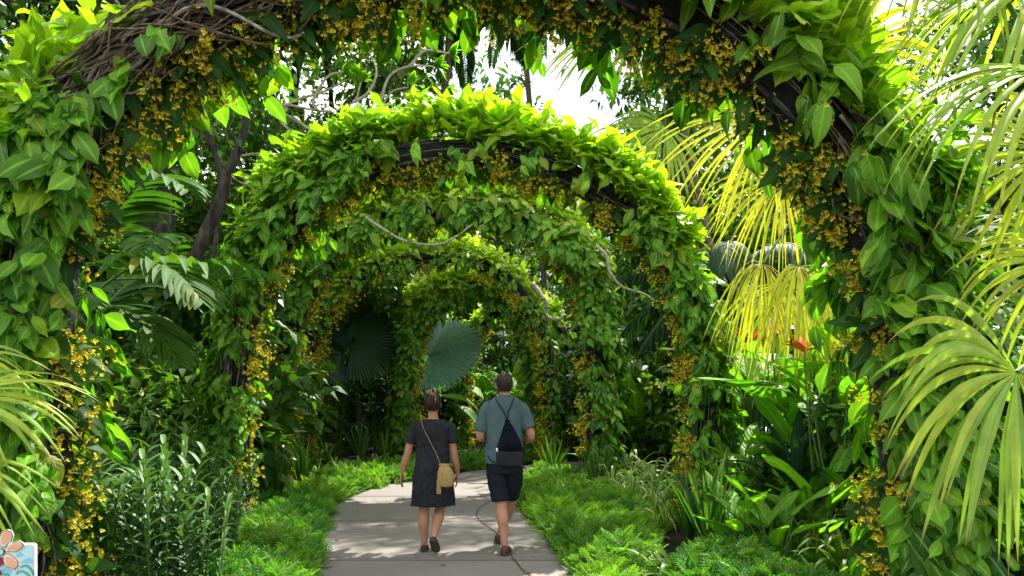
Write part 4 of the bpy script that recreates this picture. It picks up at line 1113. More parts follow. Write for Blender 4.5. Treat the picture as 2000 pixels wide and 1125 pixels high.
for i, (pr_, px, py, s_, lb) in enumerate([
    (hel, 1640, 1060, 1.35, 'heliconia with orange flowers between the low orchid blooms and the golden fronds'), (pad, 1530, 1035, .85, 'paddle-leaf plant in the sun right of the sword leaves'), (pad, 1450, 1025, .8, 'paddle-leaf plant just behind the sword leaves'), (aro, 1600, 1080, 1.2, 'low broad leaf plant left of the low orchid blooms'), (aro, 1440, 1092, .9, 'low broad leaf plant at the foot of the sword leaves'), (aro, 1520, 1100, .9, 'low broad leaf plant over the bottom ground cover patch'),
    (hel, 1595, 1035, 1.55, 'heliconia with upright paddle leaves and orange flowers behind the nearest right pillar'), (hel, 1490, 1000, 1.6, 'heliconia with orange flowers right of the second arch'), (hel, 1450, 965, 1.7, 'heliconia with orange flowers close to the second arch right pillar'),
    (pad, 1660, 1000, 1.6, 'tall paddle-leaf plant hidden behind the nearest right pillar'), (pad, 560, 925, 1.3, 'paddle-leaf plant left of the third arch left pillar'), (pad, 960, 878, 1.6, 'dark paddle-leaf plant behind the man'), (pad, 1010, 880, 1.8, 'dark paddle-leaf plant behind the right shoulder of the man'),
    (pad, 400, 935, 1.3, 'paddle-leaf plant behind the reed orchids'), (pad, 1260, 925, 1.3, 'paddle-leaf plant between the second and third right pillars'), (pad, 1900, 1010, 1.6, 'paddle-leaf plant behind the pale fan palm'),
    (aro, 1560, 1060, 1.0, 'low broad leaf plant in the right bed'), (aro, 1480, 1045, 1.0, 'low broad leaf plant beside the sword leaves'), (aro, 350, 960, 1.6, 'low dark broad leaf plant behind the reed orchids'), (aro, 200, 975, 1.7, 'low dark broad leaf plant by the nearest left pillar'), (aro, 430, 945, 1.5, 'low dark broad leaf plant by the second arch left pillar'),
    (aro, 1750, 1080, 1.1, 'low broad leaf plant at the foot of the nearest right pillar'), (pad, 470, 905, 1.5, 'paddle-leaf plant in the shade behind the second arch left pillar')]):
    p = gnd(px, py); p[2] = -.05
    place(pr_, p, i * 1.3, s_, lb, 'broad leaved plants in the beds')

# ------------------------------------------------------------------ ferny ground cover along the path
def cover(label, poly_px, h=.22, dens=420, seed=0, age=.35):
    rr = np.random.default_rng(seed)
    poly = np.array([gnd(x, y)[:2] for x, y in poly_px])
    lo, hi_ = poly.min(0), poly.max(0)
    def inside(p):
        c = np.zeros(len(p), bool); j = len(poly) - 1
        for i in range(len(poly)):
            a, b = poly[i], poly[j]
            cond = ((a[1] > p[:, 1]) != (b[1] > p[:, 1])) & (p[:, 0] < (b[0] - a[0]) * (p[:, 1] - a[1]) / (b[1] - a[1] + 1e-12) + a[0])
            c ^= cond; j = i
        return c
    def edge(p):
        d = np.full(len(p), 9.0)
        for i in range(len(poly)):
            a, b = poly[i], poly[(i + 1) % len(poly)]
            t = np.clip(((p - a) @ (b - a)) / ((b - a) @ (b - a)), 0, 1); d = np.minimum(d, np.linalg.norm(p - a - t[:, None] * (b - a), axis=1))
        return d
    n = int((hi_[0] - lo[0]) * (hi_[1] - lo[1]) * dens * .62)
    p = lo + rr.random((n, 2)) * (hi_ - lo); p = p[inside(p)]
    e = edge(p); ht = h * np.sqrt(np.clip(e / .22, 0, 1)) * (.75 + .3 * np.sin(p[:, 0] * 7 + 1) * np.sin(p[:, 1] * 6) + .18 * np.sin(p[:, 0] * 17 + 2 * p[:, 1]) * np.sin(p[:, 1] * 15)) 
    n = len(p)
    # small pinnate sprigs
    V = []; Fc = []; U = []
    for k in range(7):
        y = .1 + k * .13; w_ = .30 * math.sin(math.pi * (k + 1.2) / 8.6)
        for s_ in (-1, 1):
            b = len(V); V += [(0, y, 0), (s_ * w_ * .6, y + .02, .03), (s_ * w_, y + .14, -.02), (s_ * w_ * .35, y + .13, .02)]; U += [(.5, .5)] * 4
            Fc.append((b, b + 1, b + 2, b + 3))
    tm = [(np.array(V, float) - np.array([0, 0, 0]), np.array(Fc), np.array(U, float))]
    g = G()
    for j in range(4):
        a = rr.uniform(0, 6.28, n); H = np.stack([np.cos(a), np.sin(a), np.zeros(n)], 1)
        base = np.c_[p, ht * rr.uniform(.45, 1.0, n)] - [0, 0, .03]
        inst(g, tm, base, H + UP * rr.uniform(-.3, 1.5, (n, 1)), UP + H * -.2 + rr.normal(size=(n, 3)) * .4, rr.uniform(.10, .20, n), rnd=rr.random(n), age=np.clip(age + .25 * np.sin(p[:, 0] * 3 + p[:, 1] * 2.1) + rr.normal(size=n) * .25, 0, 1))
    tag(g.build('ground_cover', M['cover'], smooth=False), label, 'ground cover', None, 'stuff')
cover('ferny green ground cover along the left edge of the path, near end', [(350, 1200), (395, 1130), (440, 1080), (520, 1010), (575, 985), (625, 985), (640, 1005), (633, 1040), (618, 1090), (605, 1130), (590, 1200)], .24, 520, 1, .2)
cover('low green ground cover at the far left bend of the path', [(560, 985), (600, 945), (680, 925), (740, 917), (800, 915), (870, 913), (890, 922), (800, 940), (720, 957), (670, 975), (640, 995)], .26, 330, 2, .45)
cover('low green ground cover beyond the bend between the couple', [(860, 905), (1000, 896), (1060, 895), (1060, 903), (960, 916), (890, 922)], .3, 160, 3, .3)
cover('lush green cushion of ground cover by the right edge, around the third pillar', [(1012, 985), (1018, 955), (1040, 925), (1110, 930), (1150, 955), (1215, 975), (1270, 1005), (1285, 1060), (1265, 1125), (1230, 1190), (1180, 1190), (1125, 1122), (1090, 1075), (1058, 1035)], .26, 480, 4, .5)
cover('ferny ground cover patch at the bottom right under the sword leaves', [(1290, 1190), (1320, 1110), (1390, 1070), (1480, 1075), (1530, 1110), (1560, 1190)], .22, 560, 5, .2)
cover('thin green ground cover deeper in the left bed', [(120, 1190), (150, 1000), (420, 950), (560, 945), (560, 985), (440, 1080), (380, 1190)], .12, 160, 6, .0)
cover('thin green ground cover deeper in the right bed', [(1560, 1190), (1480, 1060), (1320, 1020), (1200, 950), (1120, 925), (1300, 905), (1700, 950), (2000, 1100), (2000, 1190)], .14, 120, 7, .0)

# ------------------------------------------------------------------ people
def loft(g, rings, sides=28, mat=0, cap=(True, True), fold=None):
    a = np.linspace(0, 2 * np.pi, sides, endpoint=False); n = len(rings)
    V = []
    for k, (cx, cy, cz, rx, ry) in enumerate(rings):
        f = fold(a, cz) if fold else 1.0
        V.append(np.stack([cx + rx * np.cos(a) * f, cy + ry * np.sin(a) * f, np.full(sides, cz)], 1))
    idx = np.arange(n * sides).reshape(n, sides); nx = np.roll(idx, -1, axis=1)
    base = g.n
    g.add(np.array(V), np.stack([idx[:-1], nx[:-1], nx[1:], idx[1:]], -1).reshape(-1, 4), None, mat)
    for on, ring, k in ((cap[0], idx[0][::-1], 0), (cap[1], idx[-1], -1)):
        if on:
            m = g.n; g.add([rings[k][:3]], np.zeros((0, 3), int), None, mat)
            g.f.append(np.array([(base + ring[j], base + ring[(j + 1) % sides], m) for j in range(sides)])); g.m.append(np.full(sides, mat))

def rings_s(r, n=40):
    return smooth_line(np.array(r, float), n)

def limbt(g, pts, rad, n=22, sides=14, squash=1.0, up=None, mat=0):
    q = smooth_line(np.c_[np.array(pts, float), np.array(rad, float)], n)
    tube(g, q[:, :3], q[:, 3], sides, cap=True, squash=squash, up=up, mat=mat)

def hand(g, w, d, side, back, curl=.5, L=.17):
    """w wrist, d pointing direction, side = towards the thumb, back = back of hand normal"""
    w = np.array(w, float); d = nrm(np.array(d, float)); side = nrm(np.array(side, float) - np.dot(side, d) * d); bk = np.cross(d, side); bk = bk * np.sign(np.dot(bk, back) or 1)
    pl_ = L * .5
    tube(g, [w - d * .01, w + d * pl_ * .35, w + d * pl_ * .75, w + d * pl_ * 1.02], [.022, .033, .036, .030], 14, cap=True, squash=.42, up=bk)
    for k, (o, fl) in enumerate(((.030, .42), (.011, .47), (-.009, .44), (-.028, .35))):
        p = [w + d * pl_ * .9 + side * o]; dd = d.copy()
        for j in range(3):
            dd = nrm(dd - bk * curl * (.4 + .25 * j) + side * o * .8); p.append(p[-1] + dd * L * fl * (.44, .32, .24)[j])
        tube(g, smooth_line(p, 9), np.linspace(.0092, .0068, 9), 8, cap=True)
    p = [w + d * pl_ * .25 + side * .022, w + d * pl_ * .6 + side * .047 - bk * .01, w + d * pl_ * 1.0 + side * .052 - bk * .025]
    tube(g, smooth_line(p, 8), np.linspace(.0125, .0085, 8), 8, cap=True)

def remesh(o, v=.007, sm=5):
    r = o.modifiers.new('remesh', 'REMESH'); r.mode = 'VOXEL'; r.voxel_size = v; r.use_smooth_shade = True
    s_ = o.modifiers.new('smooth', 'SMOOTH'); s_.factor = .5; s_.iterations = sm

M['skin'] = plain('skin_tan', (.36, .175, .105), (.44, .22, .14), scale=9, rough=.65, spec=.25, bump=.15, bscale=60)
M['skin2'] = plain('skin_tan_man', (.38, .19, .12), (.46, .25, .165), scale=9, rough=.65, spec=.25, bump=.15, bscale=60)
M['dress'] = plain('dress_charcoal', (.008, .009, .013), (.020, .023, .030), scale=26, rough=.9, bump=.5, bscale=9)
M['tee'] = plain('tshirt_teal', (.052, .092, .102), (.075, .122, .132), scale=5, rough=.9, bump=.9, bscale=7)
M['shorts'] = plain('shorts_navy', (.004, .006, .012), (.007, .011, .020), scale=6, rough=.85, bump=.7, bscale=9)
M['black_cloth'] = plain('bag_black', (.003, .004, .008), (.007, .009, .016), scale=8, rough=.95, bump=.8, bscale=16, spec=.1)
M['grey_cloth'] = plain('bag_grey', (.018, .020, .024), (.03, .033, .038), scale=8, rough=.9, spec=.1)
M['tan'] = plain('bag_tan', (.30, .19, .075), (.42, .28, .12), scale=30, rough=.75, bump=.5)
M['shoe_brown'] = plain('shoe_brown', (.06, .028, .018), (.11, .05, .03), scale=20, rough=.6)
M['shoe_dark'] = plain('shoe_dark', (.03, .022, .02), (.05, .04, .036), scale=20, rough=.7)
M['sole'] = plain('sole', (.05, .04, .035), (.075, .06, .05), scale=30, rough=.8)
M['hair_d'] = plain('hair_dark', (.010, .008, .007), (.035, .027, .022), scale=60, rough=.5, stretch=(1, 1, .2))
M['hair_b'] = plain('hair_brown', (.016, .009, .006), (.045, .026, .016), scale=50, rough=.45, stretch=(1, 1, .2))
M['hair_bl'] = plain('hair_blond', (.32, .20, .10), (.50, .36, .2), scale=50, rough=.45)
M['white'] = plain('white_tag', (.7, .7, .68), rough=.5)
M['eye'] = plain('eye', (.03, .02, .015), rough=.2)

def head(g, z0, s=1.0, cx=0, cy=0):
    """chin z0, face towards +y"""
    H = .215 * s
    r = [(cx, cy - .005, z0 - .06, .054 * s, .055 * s), (cx, cy, z0 - .01, .052 * s, .056 * s), (cx, cy + .012, z0 + .02, .052 * s, .066 * s), (cx, cy + .012, z0 + .06 * s, .064 * s, .082 * s), (cx, cy + .004, z0 + H * .5, .073 * s, .093 * s),
         (cx, cy, z0 + H * .72, .075 * s, .096 * s), (cx, cy, z0 + H * .88, .062 * s, .08 * s), (cx, cy, z0 + H * .97, .035 * s, .045 * s), (cx, cy, z0 + H, .006, .008)]
    loft(g, rings_s(r, 36), 26)
    tube(g, [(cx, cy + .088 * s, z0 + H * .52), (cx, cy + .105 * s, z0 + H * .40), (cx, cy + .118 * s, z0 + H * .33), (cx, cy + .10 * s, z0 + H * .30)], [.008, .012, .016, .008], 8, cap=True)
    tube(g, [(cx - .028, cy + .080 * s, z0 + H * .18), (cx, cy + .094 * s, z0 + H * .18), (cx + .028, cy + .080 * s, z0 + H * .18)], [.005, .009, .005], 8, cap=True)
    tube(g, [(cx - .05, cy + .078 * s, z0 + H * .58), (cx, cy + .092 * s, z0 + H * .56), (cx + .05, cy + .078 * s, z0 + H * .58)], [.006, .009, .006], 8, cap=True)
    for sx in (-1, 1):
        tube(g, [(cx + sx * .070 * s, cy + .005, z0 + H * .32), (cx + sx * .084 * s, cy - .006, z0 + H * .42), (cx + sx * .086 * s, cy - .010, z0 + H * .52), (cx + sx * .072 * s, cy + .004, z0 + H * .56)], [.009, .011, .012, .009], 8, cap=True)

def eyes(parent, z0, s=1.0):
    for sx in (-1, 1):
        g = G(); loft(g, [(sx * .030 * s, .0815 * s, z0 + .105 * s + dz, r_, r_ * .6) for dz, r_ in ((-.008, .002), (-.005, .009), (0, .011), (.005, .009), (.008, .002))], 12)
        g.build('eye', M['eye'], parent)

def shoe(parent, heel, toe, up, mat, solemat, w=.043, h=.05):
    heel = np.array(heel, float); toe = np.array(toe, float); d = nrm(toe - heel); up = nrm(np.array(up, float) - np.dot(up, d) * d); sd = np.cross(d, up)
    L = np.linalg.norm(toe - heel); g = G(); n = 14; t = np.linspace(0, 1, n); a = np.linspace(0, 2 * np.pi, 16, endpoint=False)
    wf = w * np.interp(t, [0, .06, .3, .7, .93, 1], [.35, .75, .82, 1.08, .72, .2]); hf = h * np.interp(t, [0, .08, .35, .7, .93, 1], [.7, 1.25, 1.35, .8, .6, .25])
    V = np.array([heel + d * L * q + sd * (wq * np.cos(a))[:, None] + up * (hq * .5 + hq * .5 * np.sin(a))[:, None] for q, wq, hq in zip(t, wf, hf)])
    idx = np.arange(n * 16).reshape(n, 16); nx = np.roll(idx, -1, 1)
    g.add(V, np.stack([idx[:-1], nx[:-1], nx[1:], idx[1:]], -1).reshape(-1, 4)); g.add(V[[0]], [tuple(range(15, -1, -1))]); g.add(V[[-1]], [tuple(range(16))])
    o = g.build('shoe', mat, parent)
    g = G(); prof_ = np.concatenate([np.c_[t, wf * 1.06], np.c_[t[::-1], -wf[::-1] * 1.06]]); m_ = len(prof_)
    P0 = heel + np.outer(prof_[:, 0] * L, d) + np.outer(prof_[:, 1], sd)
    V = np.concatenate([P0 - up * .012, P0 + up * .008]); k = np.arange(m_); k2 = (k + 1) % m_
    g.add(V, np.stack([k, k2, k2 + m_, k + m_], 1)); g.add(V[:m_], [tuple(range(m_))]); g.add(V[m_:], [tuple(range(m_ - 1, -1, -1))])
    g.build('sole', solemat, o, smooth=False)

ftx = bpy.data.textures.new('cloth_folds', 'CLOUDS'); ftx.noise_scale = .16; ftx.noise_depth = 2
def creases(o, st):
    d = o.modifiers.new('creases', 'DISPLACE'); d.texture = ftx; d.strength = st; d.mid_level = .5; d.texture_coords = 'LOCAL'

def haircap(g, c, r, cut, mat=0, seed=0, n=26):
    rr = np.random.default_rng(seed); th = np.linspace(0, math.pi, n); ph = np.linspace(0, 2 * np.pi, 40, endpoint=False)
    V = np.array([[(c[0] + r[0] * math.sin(t) * math.cos(p), c[1] + r[1] * math.sin(t) * math.sin(p), c[2] + r[2] * math.cos(t)) for p in ph] for t in th])
    V += rr.normal(size=V.shape) * .0022
    idx = np.arange(n * 40).reshape(n, 40); nx = np.roll(idx, -1, 1)
    Fc = np.stack([idx[:-1], idx[1:], nx[1:], nx[:-1]], -1).reshape(-1, 4)
    ctr = V.reshape(-1, 3)[Fc].mean(1); Fc = Fc[[cut(q) for q in ctr]]
    g.add(V, Fc, None, mat)

# woman
wx, wy = (845 - 1000) / F * 7.37, 7.40
g = G()
loft(g, rings_s([(0, 0, .72, .12, .09), (0, -.01, .80, .16, .12), (0, -.01, .90, .15, .105), (0, 0, 1.0, .13, .09), (0, 0, 1.12, .14, .095), (0, 0, 1.2, .16, .09), (0, 0, 1.265, .15, .075), (0, 0, 1.30, .085, .058), (0, 0, 1.33, .053, .052), (0, 0, 1.37, .05, .052)], 40), 26)
head(g, 1.375, .93)
limbt(g, [(-.085, 0, .80), (-.088, .01, .6), (-.088, .015, .43), (-.09, -.02, .30), (-.088, -.01, .18), (-.087, 0, .07)], [.085, .075, .052, .056, .040, .034])
limbt(g, [(.085, 0, .80), (.078, .03, .6), (.068, .04, .43), (.055, -.05, .33), (.035, -.14, .23), (.028, -.20, .16)], [.085, .075, .052, .056, .040, .033])
limbt(g, [(-.087, -.03, .06), (-.09, .05, .035), (-.095, .13, .025)], [.03, .032, .02], n=8)
limbt(g, [(.028, -.20, .14), (.045, -.15, .08), (.05, -.10, .035)], [.03, .032, .02], n=8)
limbt(g, [(-.15, 0, 1.235), (-.195, 0, 1.17), (-.235, -.01, 1.05), (-.252, -.01, .965), (-.285, .01, .88), (-.315, .03, .785)], [.045, .046, .040, .037, .036, .024])
limbt(g, [(.15, 0, 1.235), (.175, 0, 1.17), (.20, -.01, 1.05), (.215, -.01, .95), (.232, .015, .86), (.24, .05, .775)], [.045, .046, .040, .037, .036, .024])
hand(g, (-.317, .03, .785), (-.05, .03, -1), (.1, 1, 0), (-1, 0, 0), .25, .175)
hand(g, (.24, .05, .775), (-.02, .1, -1), (-.1, 1, 0), (1, 0, 0), .35, .17)
wo = g.build('person', M['skin'], None, (0, 0, 0)); wo.location = (wx, wy, 0); remesh(wo)
tag(wo, 'walking woman with blond-streaked updo in a charcoal knee-length dress, right heel lifted', 'person')
eyes(wo, 1.375, .93)
def foldf(a, z):
    k = np.clip((1.0 - z) / .55, 0, 1); k2 = np.clip(1 - abs(z - 1.0) / .12, 0, 1)
    return 1 + k * (.045 * np.sin(7 * a + 1 + z * 2) + .03 * np.sin(12 * a + z * 5)) + .012 * np.sin(5 * a + z * 22) + .012 * k2 * np.sin(9 * a)
g = G()
loft(g, rings_s([(0, 0, 1.318, .078, .054), (0, 0, 1.31, .105, .066), (0, 0, 1.290, .155, .082), (0, 0, 1.255, .186, .097), (0, 0, 1.19, .188, .112), (0, 0, 1.1, .170, .112), (0, 0, 1.0, .160, .11), (0, -.01, .9, .170, .126), (0, -.01, .8, .184, .14), (0, -.01, .65, .198, .15), (0, -.01, .5, .210, .158), (0, -.01, .462, .213, .160)], 70), 72, cap=(False, False), fold=foldf)
for sx, e in ((-1, (-.226, -.005, 1.075)), (1, (.198, -.005, 1.075))):
    p = smooth_line(np.array([(sx * .125, 0, 1.262), (sx * .17, 0, 1.225), (sx * .192 if sx > 0 else -.205, 0, 1.15), e]), 14)
    tube(g, p, np.interp(np.linspace(0, 1, 14), [0, .3, 1], [.052, .060, .060]), 20, jit=.015)
dr = g.build('dress', M['dress'], wo)
creases(dr, .028); so_ = dr.modifiers.new('thick', 'SOLIDIFY'); so_.thickness = .004
shoe(wo, (-.086, -.055, .014), (-.095, .175, .012), (0, 0, 1), M['shoe_dark'], M['sole'], .038, .048)
shoe(wo, (.020, -.250, .165), (.055, -.125, -.0 + .022), (0, .75, .65), M['shoe_dark'], M['sole'], .040, .046)
g = G(); hz = 1.375
haircap(g, (0, -.012, hz + .118), (.084, .103, .104), lambda q: not (q[1] > .035 and q[2] < hz + .145) and q[2] > hz + .018, 0, 3)
rr = np.random.default_rng(4)
for k in range(110):      # strands swept up to the crown of the head
    a = rr.uniform(-2.7, -.4); s0 = np.array([.080 * math.cos(a), -.010 + .098 * math.sin(a), hz + .03 + .05 * rr.random()])
    e = np.array([rr.normal() * .02, -.055 + rr.normal() * .015, hz + .205]); m1 = (s0 + e) / 2 + np.array([math.cos(a) * .030, math.sin(a) * .038, .0])
    tube(g, smooth_line(np.array([s0, m1, e]), 9), [.003, .006, .0065, .0065, .0065, .0065, .006, .005, .004], 5, mat=1 if rr.random() < .07 else 0)
for k in range(70):      # loose bun with blond ends
    a = rr.uniform(0, 6.28); c_b = np.array([0, -.058, hz + .205]); q = np.array([math.cos(a) * .044, math.sin(a) * .036, rr.uniform(-.02, .02)])
    tube(g, smooth_line(np.array([c_b, c_b + q * .8 + [0, 0, .018], c_b + q * 1.25 + [0, 0, rr.uniform(-.01, .03)], c_b + q * .7 + [0, 0, -.025]]), 10), [.004] * 9 + [.001], 5, mat=1 if rr.random() < .6 else 0)
g.build('hair', [M['hair_b'], M['hair_bl']], wo)
# shoulder bag
bgo = thing('shoulder_bag', 'small tan bucket shoulder bag hanging at the right hip of the woman', 'bag', (wx + .14, wy - .19, .66))
def rel(p, o): return np.array(p, float) - np.array(o)
bo = (.14, -.19, .66)
g = G()
rr_ = [(.146, -.188, .665, .035, .03), (.146, -.188, .675, .066, .05), (.146, -.188, .72, .082, .058), (.143, -.188, .78, .080, .056), (.138, -.186, .83, .066, .046), (.132, -.185, .862, .048, .034), (.130, -.185, .885, .056, .036), (.130, -.185, .888, .050, .030), (.130, -.185, .868, .030, .02)]
loft(g, [(x - bo[0], y - bo[1], z - bo[2], a, b) for x, y, z, a, b in rings_s(rr_, 34)], 40, fold=lambda a, z: 1 + .05 * np.sin(11 * a + 1) * np.clip(z / .2, 0, 1))
g.build('pouch', M['tan'], bgo)
g = G(); st = smooth_line(np.array([rel(p, bo) for p in [(.10, -.175, .87), (.04, -.155, 1.0), (-.03, -.130, 1.13), (-.085, -.108, 1.24), (-.108, -.06, 1.305), (-.108, .0, 1.322), (-.09, .07, 1.29), (0, .135, 1.1), (.10, .16, .95), (.20, .0, .87), (.175, -.17, .87)]]), 60)
tube(g, st, .0065, 6, squash=.5); g.build('strap', M['tan'], bgo)
g = G()
for k in range(7):
    x = .062 + k * .006
    tube(g, [rel((.085, -.20, .80), bo), rel((x, -.215, .72), bo), rel((x, -.218, .60), bo)], .004, 5)
g.build('tassel', M['tan'], bgo)

# man
mx_, my_ = (985 - 1000) / F * 7.2, 7.35
g = G()
loft(g, rings_s([(0, 0, .82, .12, .09), (0, -.01, .90, .155, .115), (0, 0, 1.0, .145, .10), (0, 0, 1.12, .15, .10), (0, 0, 1.28, .175, .11), (0, 0, 1.40, .185, .10), (0, 0, 1.46, .15, .085), (0, 0, 1.50, .09, .065), (0, 0, 1.53, .060, .060), (0, 0, 1.57, .057, .06)], 40), 26)
head(g, 1.558, 1.0)
limbt(g, [(-.09, 0, .88), (-.07, -.02, .68), (-.035, -.03, .50), (-.02, -.10, .36), (-.005, -.12, .22), (0, -.13, .09)], [.092, .082, .058, .060, .042, .036])
limbt(g, [(.09, 0, .88), (.085, .10, .68), (.065, .19, .50), (.03, .28, .36), (-.02, .37, .22), (-.05, .44, .10)], [.092, .082, .058, .060, .042, .036])
limbt(g, [(0, -.15, .07), (.015, -.04, .04), (.025, .06, .03)], [.033, .035, .02], n=8)
limbt(g, [(-.05, .42, .08), (-.055, .52, .05), (-.06, .62, .035)], [.033, .035, .02], n=8)
limbt(g, [(-.17, 0, 1.42), (-.205, -.01, 1.34), (-.232, -.03, 1.22), (-.240, -.02, 1.145), (-.215, .08, 1.13), (-.165, .21, 1.15)], [.055, .052, .046, .042, .040, .028])
limbt(g, [(.17, 0, 1.42), (.21, -.01, 1.34), (.243, -.03, 1.23), (.262, -.02, 1.150), (.238, .08, 1.11), (.16, .20, 1.09)], [.055, .052, .046, .042, .040, .028])
hand(g, (-.165, .21, 1.15), (.6, .6, .1), (0, .2, 1), (-.4, .8, 0), .8, .18)
hand(g, (.16, .20, 1.09), (-.7, .5, .05), (0, .2, 1), (.4, .8, 0), .8, .18)
mo = g.build('person', M['skin2'], None, (0, 0, 0)); mo.location = (mx_, my_, 0); remesh(mo)
tag(mo, 'walking man with short dark hair in a grey-teal t-shirt and navy knee shorts', 'person')
eyes(mo, 1.558)
g = G()
def foldt(a, z): return 1 + .018 * np.sin(4 * a + z * 14) + .014 * np.sin(-7 * a + z * 31) * np.sin(z * 9) + .02 * np.clip((1.2 - z) / .3, 0, 1) * np.sin(6 * a + z * 6 + 1)
loft(g, rings_s([(0, 0, 1.555, .066, .062), (0, 0, 1.545, .078, .068), (0, 0, 1.515, .115, .085), (0, 0, 1.475, .172, .105), (0, 0, 1.42, .203, .120), (0, 0, 1.32, .200, .13), (0, 0, 1.2, .188, .128), (0, 0, 1.08, .180, .125), (0, 0, .96, .182, .13), (0, 0, .885, .186, .135)], 60), 64, cap=(False, False), fold=foldt)
for sx, e in ((-1, (-.232, -.03, 1.195)), (1, (.248, -.03, 1.225))):
    p = smooth_line(np.array([(sx * .13, 0, 1.445), (sx * .178, 0, 1.405), (sx * .214, -.015, 1.31), e]), 14)
    tube(g, p, np.interp(np.linspace(0, 1, 14), [0, .3, 1], [.066, .074, .066]), 22, jit=.015)
ts = g.build('t_shirt', M['tee'], mo); creases(ts, .045); so_ = ts.modifiers.new('thick', 'SOLIDIFY'); so_.thickness = .004
g = G()
loft(g, rings_s([(0, 0, .97, .165, .115), (0, -.005, .90, .175, .13), (0, 0, .84, .175, .13), (0, .01, .79, .165, .13)], 14), 40, cap=(False, True))
for pts, rd in (([(-.085, -.01, .86), (-.072, -.02, .72), (-.050, -.03, .60), (-.040, -.035, .515)], [.098, .100, .088, .084]), ([(.085, .01, .86), (.080, .06, .72), (.072, .12, .60), (.062, .155, .53)], [.098, .100, .088, .084])):
    q = smooth_line(np.c_[np.array(pts), rd], 16); tube(g, q[:, :3], q[:, 3], 26, jit=.02)
sh = g.build('shorts', M['shorts'], mo); creases(sh, .030); so_ = sh.modifiers.new('thick', 'SOLIDIFY'); so_.thickness = .004
shoe(mo, (-.004, -.20, .014), (.03, .085, .014), (0, 0, 1), M['shoe_brown'], M['sole'], .048, .064)
shoe(mo, (-.05, .385, .035), (-.065, .66, .013), (0, .1, 1), M['shoe_brown'], M['sole'], .048, .064)
g = G(); hz = 1.558
haircap(g, (0, -.006, hz + .120), (.081, .103, .108), lambda q: not (q[1] > .02 and q[2] < hz + .155) and q[2] > hz + .035 + (.05 if abs(q[0]) > .066 and q[1] > -.04 else 0), 0, 8, 34)
rr = np.random.default_rng(9); m_ = 1500
v = nrm(rr.normal(size=(m_, 3))); p = v * [.081, .103, .108] + [0, -.006, hz + .120]
k = [(not (q[1] > .03 and q[2] < hz + .16)) and q[2] > hz + .035 + (.05 if abs(q[0]) > .066 and q[1] > -.04 else 0) for q in p]
blades(g, p[k], nrm(v[k] * .6 - UP * .8 + rr.normal(size=(sum(k), 3)) * .2), np.cross(v[k], UP), .014, .004, .3, n=3, kind='fan')
g.build('hair', M['hair_d'], mo)
# drawstring backpack
bko = thing('drawstring_backpack', 'black drawstring backpack with grey bottom band on the back of the man', 'backpack', (mx_ + .05, my_ - .18, .87))
bo = (.05, -.18, .87)
def lr(r): return [(x - bo[0], y - bo[1], z - bo[2], a, b) for x, y, z, a, b in r]
g = G()
loft(g, rings_s(lr([(.055, -.175, 1.015, .132, .052), (.055, -.178, 1.06, .122, .056), (.052, -.170, 1.12, .098, .050), (.045, -.158, 1.20, .064, .036), (.035, -.150, 1.27, .034, .022), (.030, -.146, 1.30, .022, .016), (.030, -.146, 1.315, .03, .02)]), 30), 48, fold=lambda a, z: 1 + .09 * np.sin(9 * a) * np.clip((z - .12) / .25, 0, 1))
g.build('pouch', M['black_cloth'], bko)
g = G(); loft(g, rings_s(lr([(.055, -.172, .868, .085, .03), (.055, -.174, .885, .118, .044), (.055, -.177, .94, .134, .052), (.055, -.177, 1.014, .134, .0535)]), 14), 40); g.build('bottom_band', M['grey_cloth'], bko)
for sx, pts in ((-1, [(.03, -.15, 1.30), (.0, -.142, 1.38), (-.05, -.128, 1.46), (-.085, -.07, 1.518), (-.10, .02, 1.52), (-.13, .12, 1.40), (-.17, .135, 1.2), (-.195, .05, 1.05), (-.14, -.12, .93), (-.07, -.17, .90)]),
                (1, [(.03, -.15, 1.30), (.035, -.142, 1.38), (.07, -.128, 1.46), (.09, -.07, 1.518), (.10, .02, 1.52), (.14, .12, 1.40), (.18, .135, 1.2), (.20, .05, 1.05), (.19, -.12, .93), (.17, -.17, .90)])):
    g = G(); tube(g, smooth_line(np.array([rel(p, bo) for p in pts]), 50), .005, 6); g.build('cord', M['black_cloth'], bko)
g = G(); box(g, rel((-.07, -.215, 1.03), bo), .018, .004, .035); g.build('tag', M['white'], bko)

# ------------------------------------------------------------------ garden sign at the lower left
Ys = 3.7
def sp(x, y): return (x / 9.0, 1000 + y / 9.0)
so_rg = at(-40, 777, Ys); so_rg[2] = 0
sg_ = thing('garden_sign', 'pale blue illustrated garden map sign with salmon flower cut-out, bottom left corner', 'sign', so_rg)
M['s_blue'] = plain('sign_pale_blue', (.42, .68, .74), (.50, .76, .80), scale=3, rough=.35)
M['s_mid'] = plain('sign_mid_blue', (.22, .52, .66), (.28, .58, .70), scale=3, rough=.35)
M['s_edge'] = plain('sign_edge', (.72, .80, .78), rough=.4)
M['s_dark'] = plain('sign_line', (.02, .03, .03), rough=.4)
M['s_salm'] = plain('sign_salmon', (.78, .34, .20), (.80, .46, .30), scale=14, rough=.4)
M['s_white'] = plain('sign_cream', (.80, .72, .60), rough=.4)
M['s_red'] = plain('sign_red', (.55, .01, .05), rough=.4)
M['s_green'] = plain('sign_green', (.08, .42, .30), (.14, .50, .38), scale=6, rough=.4)
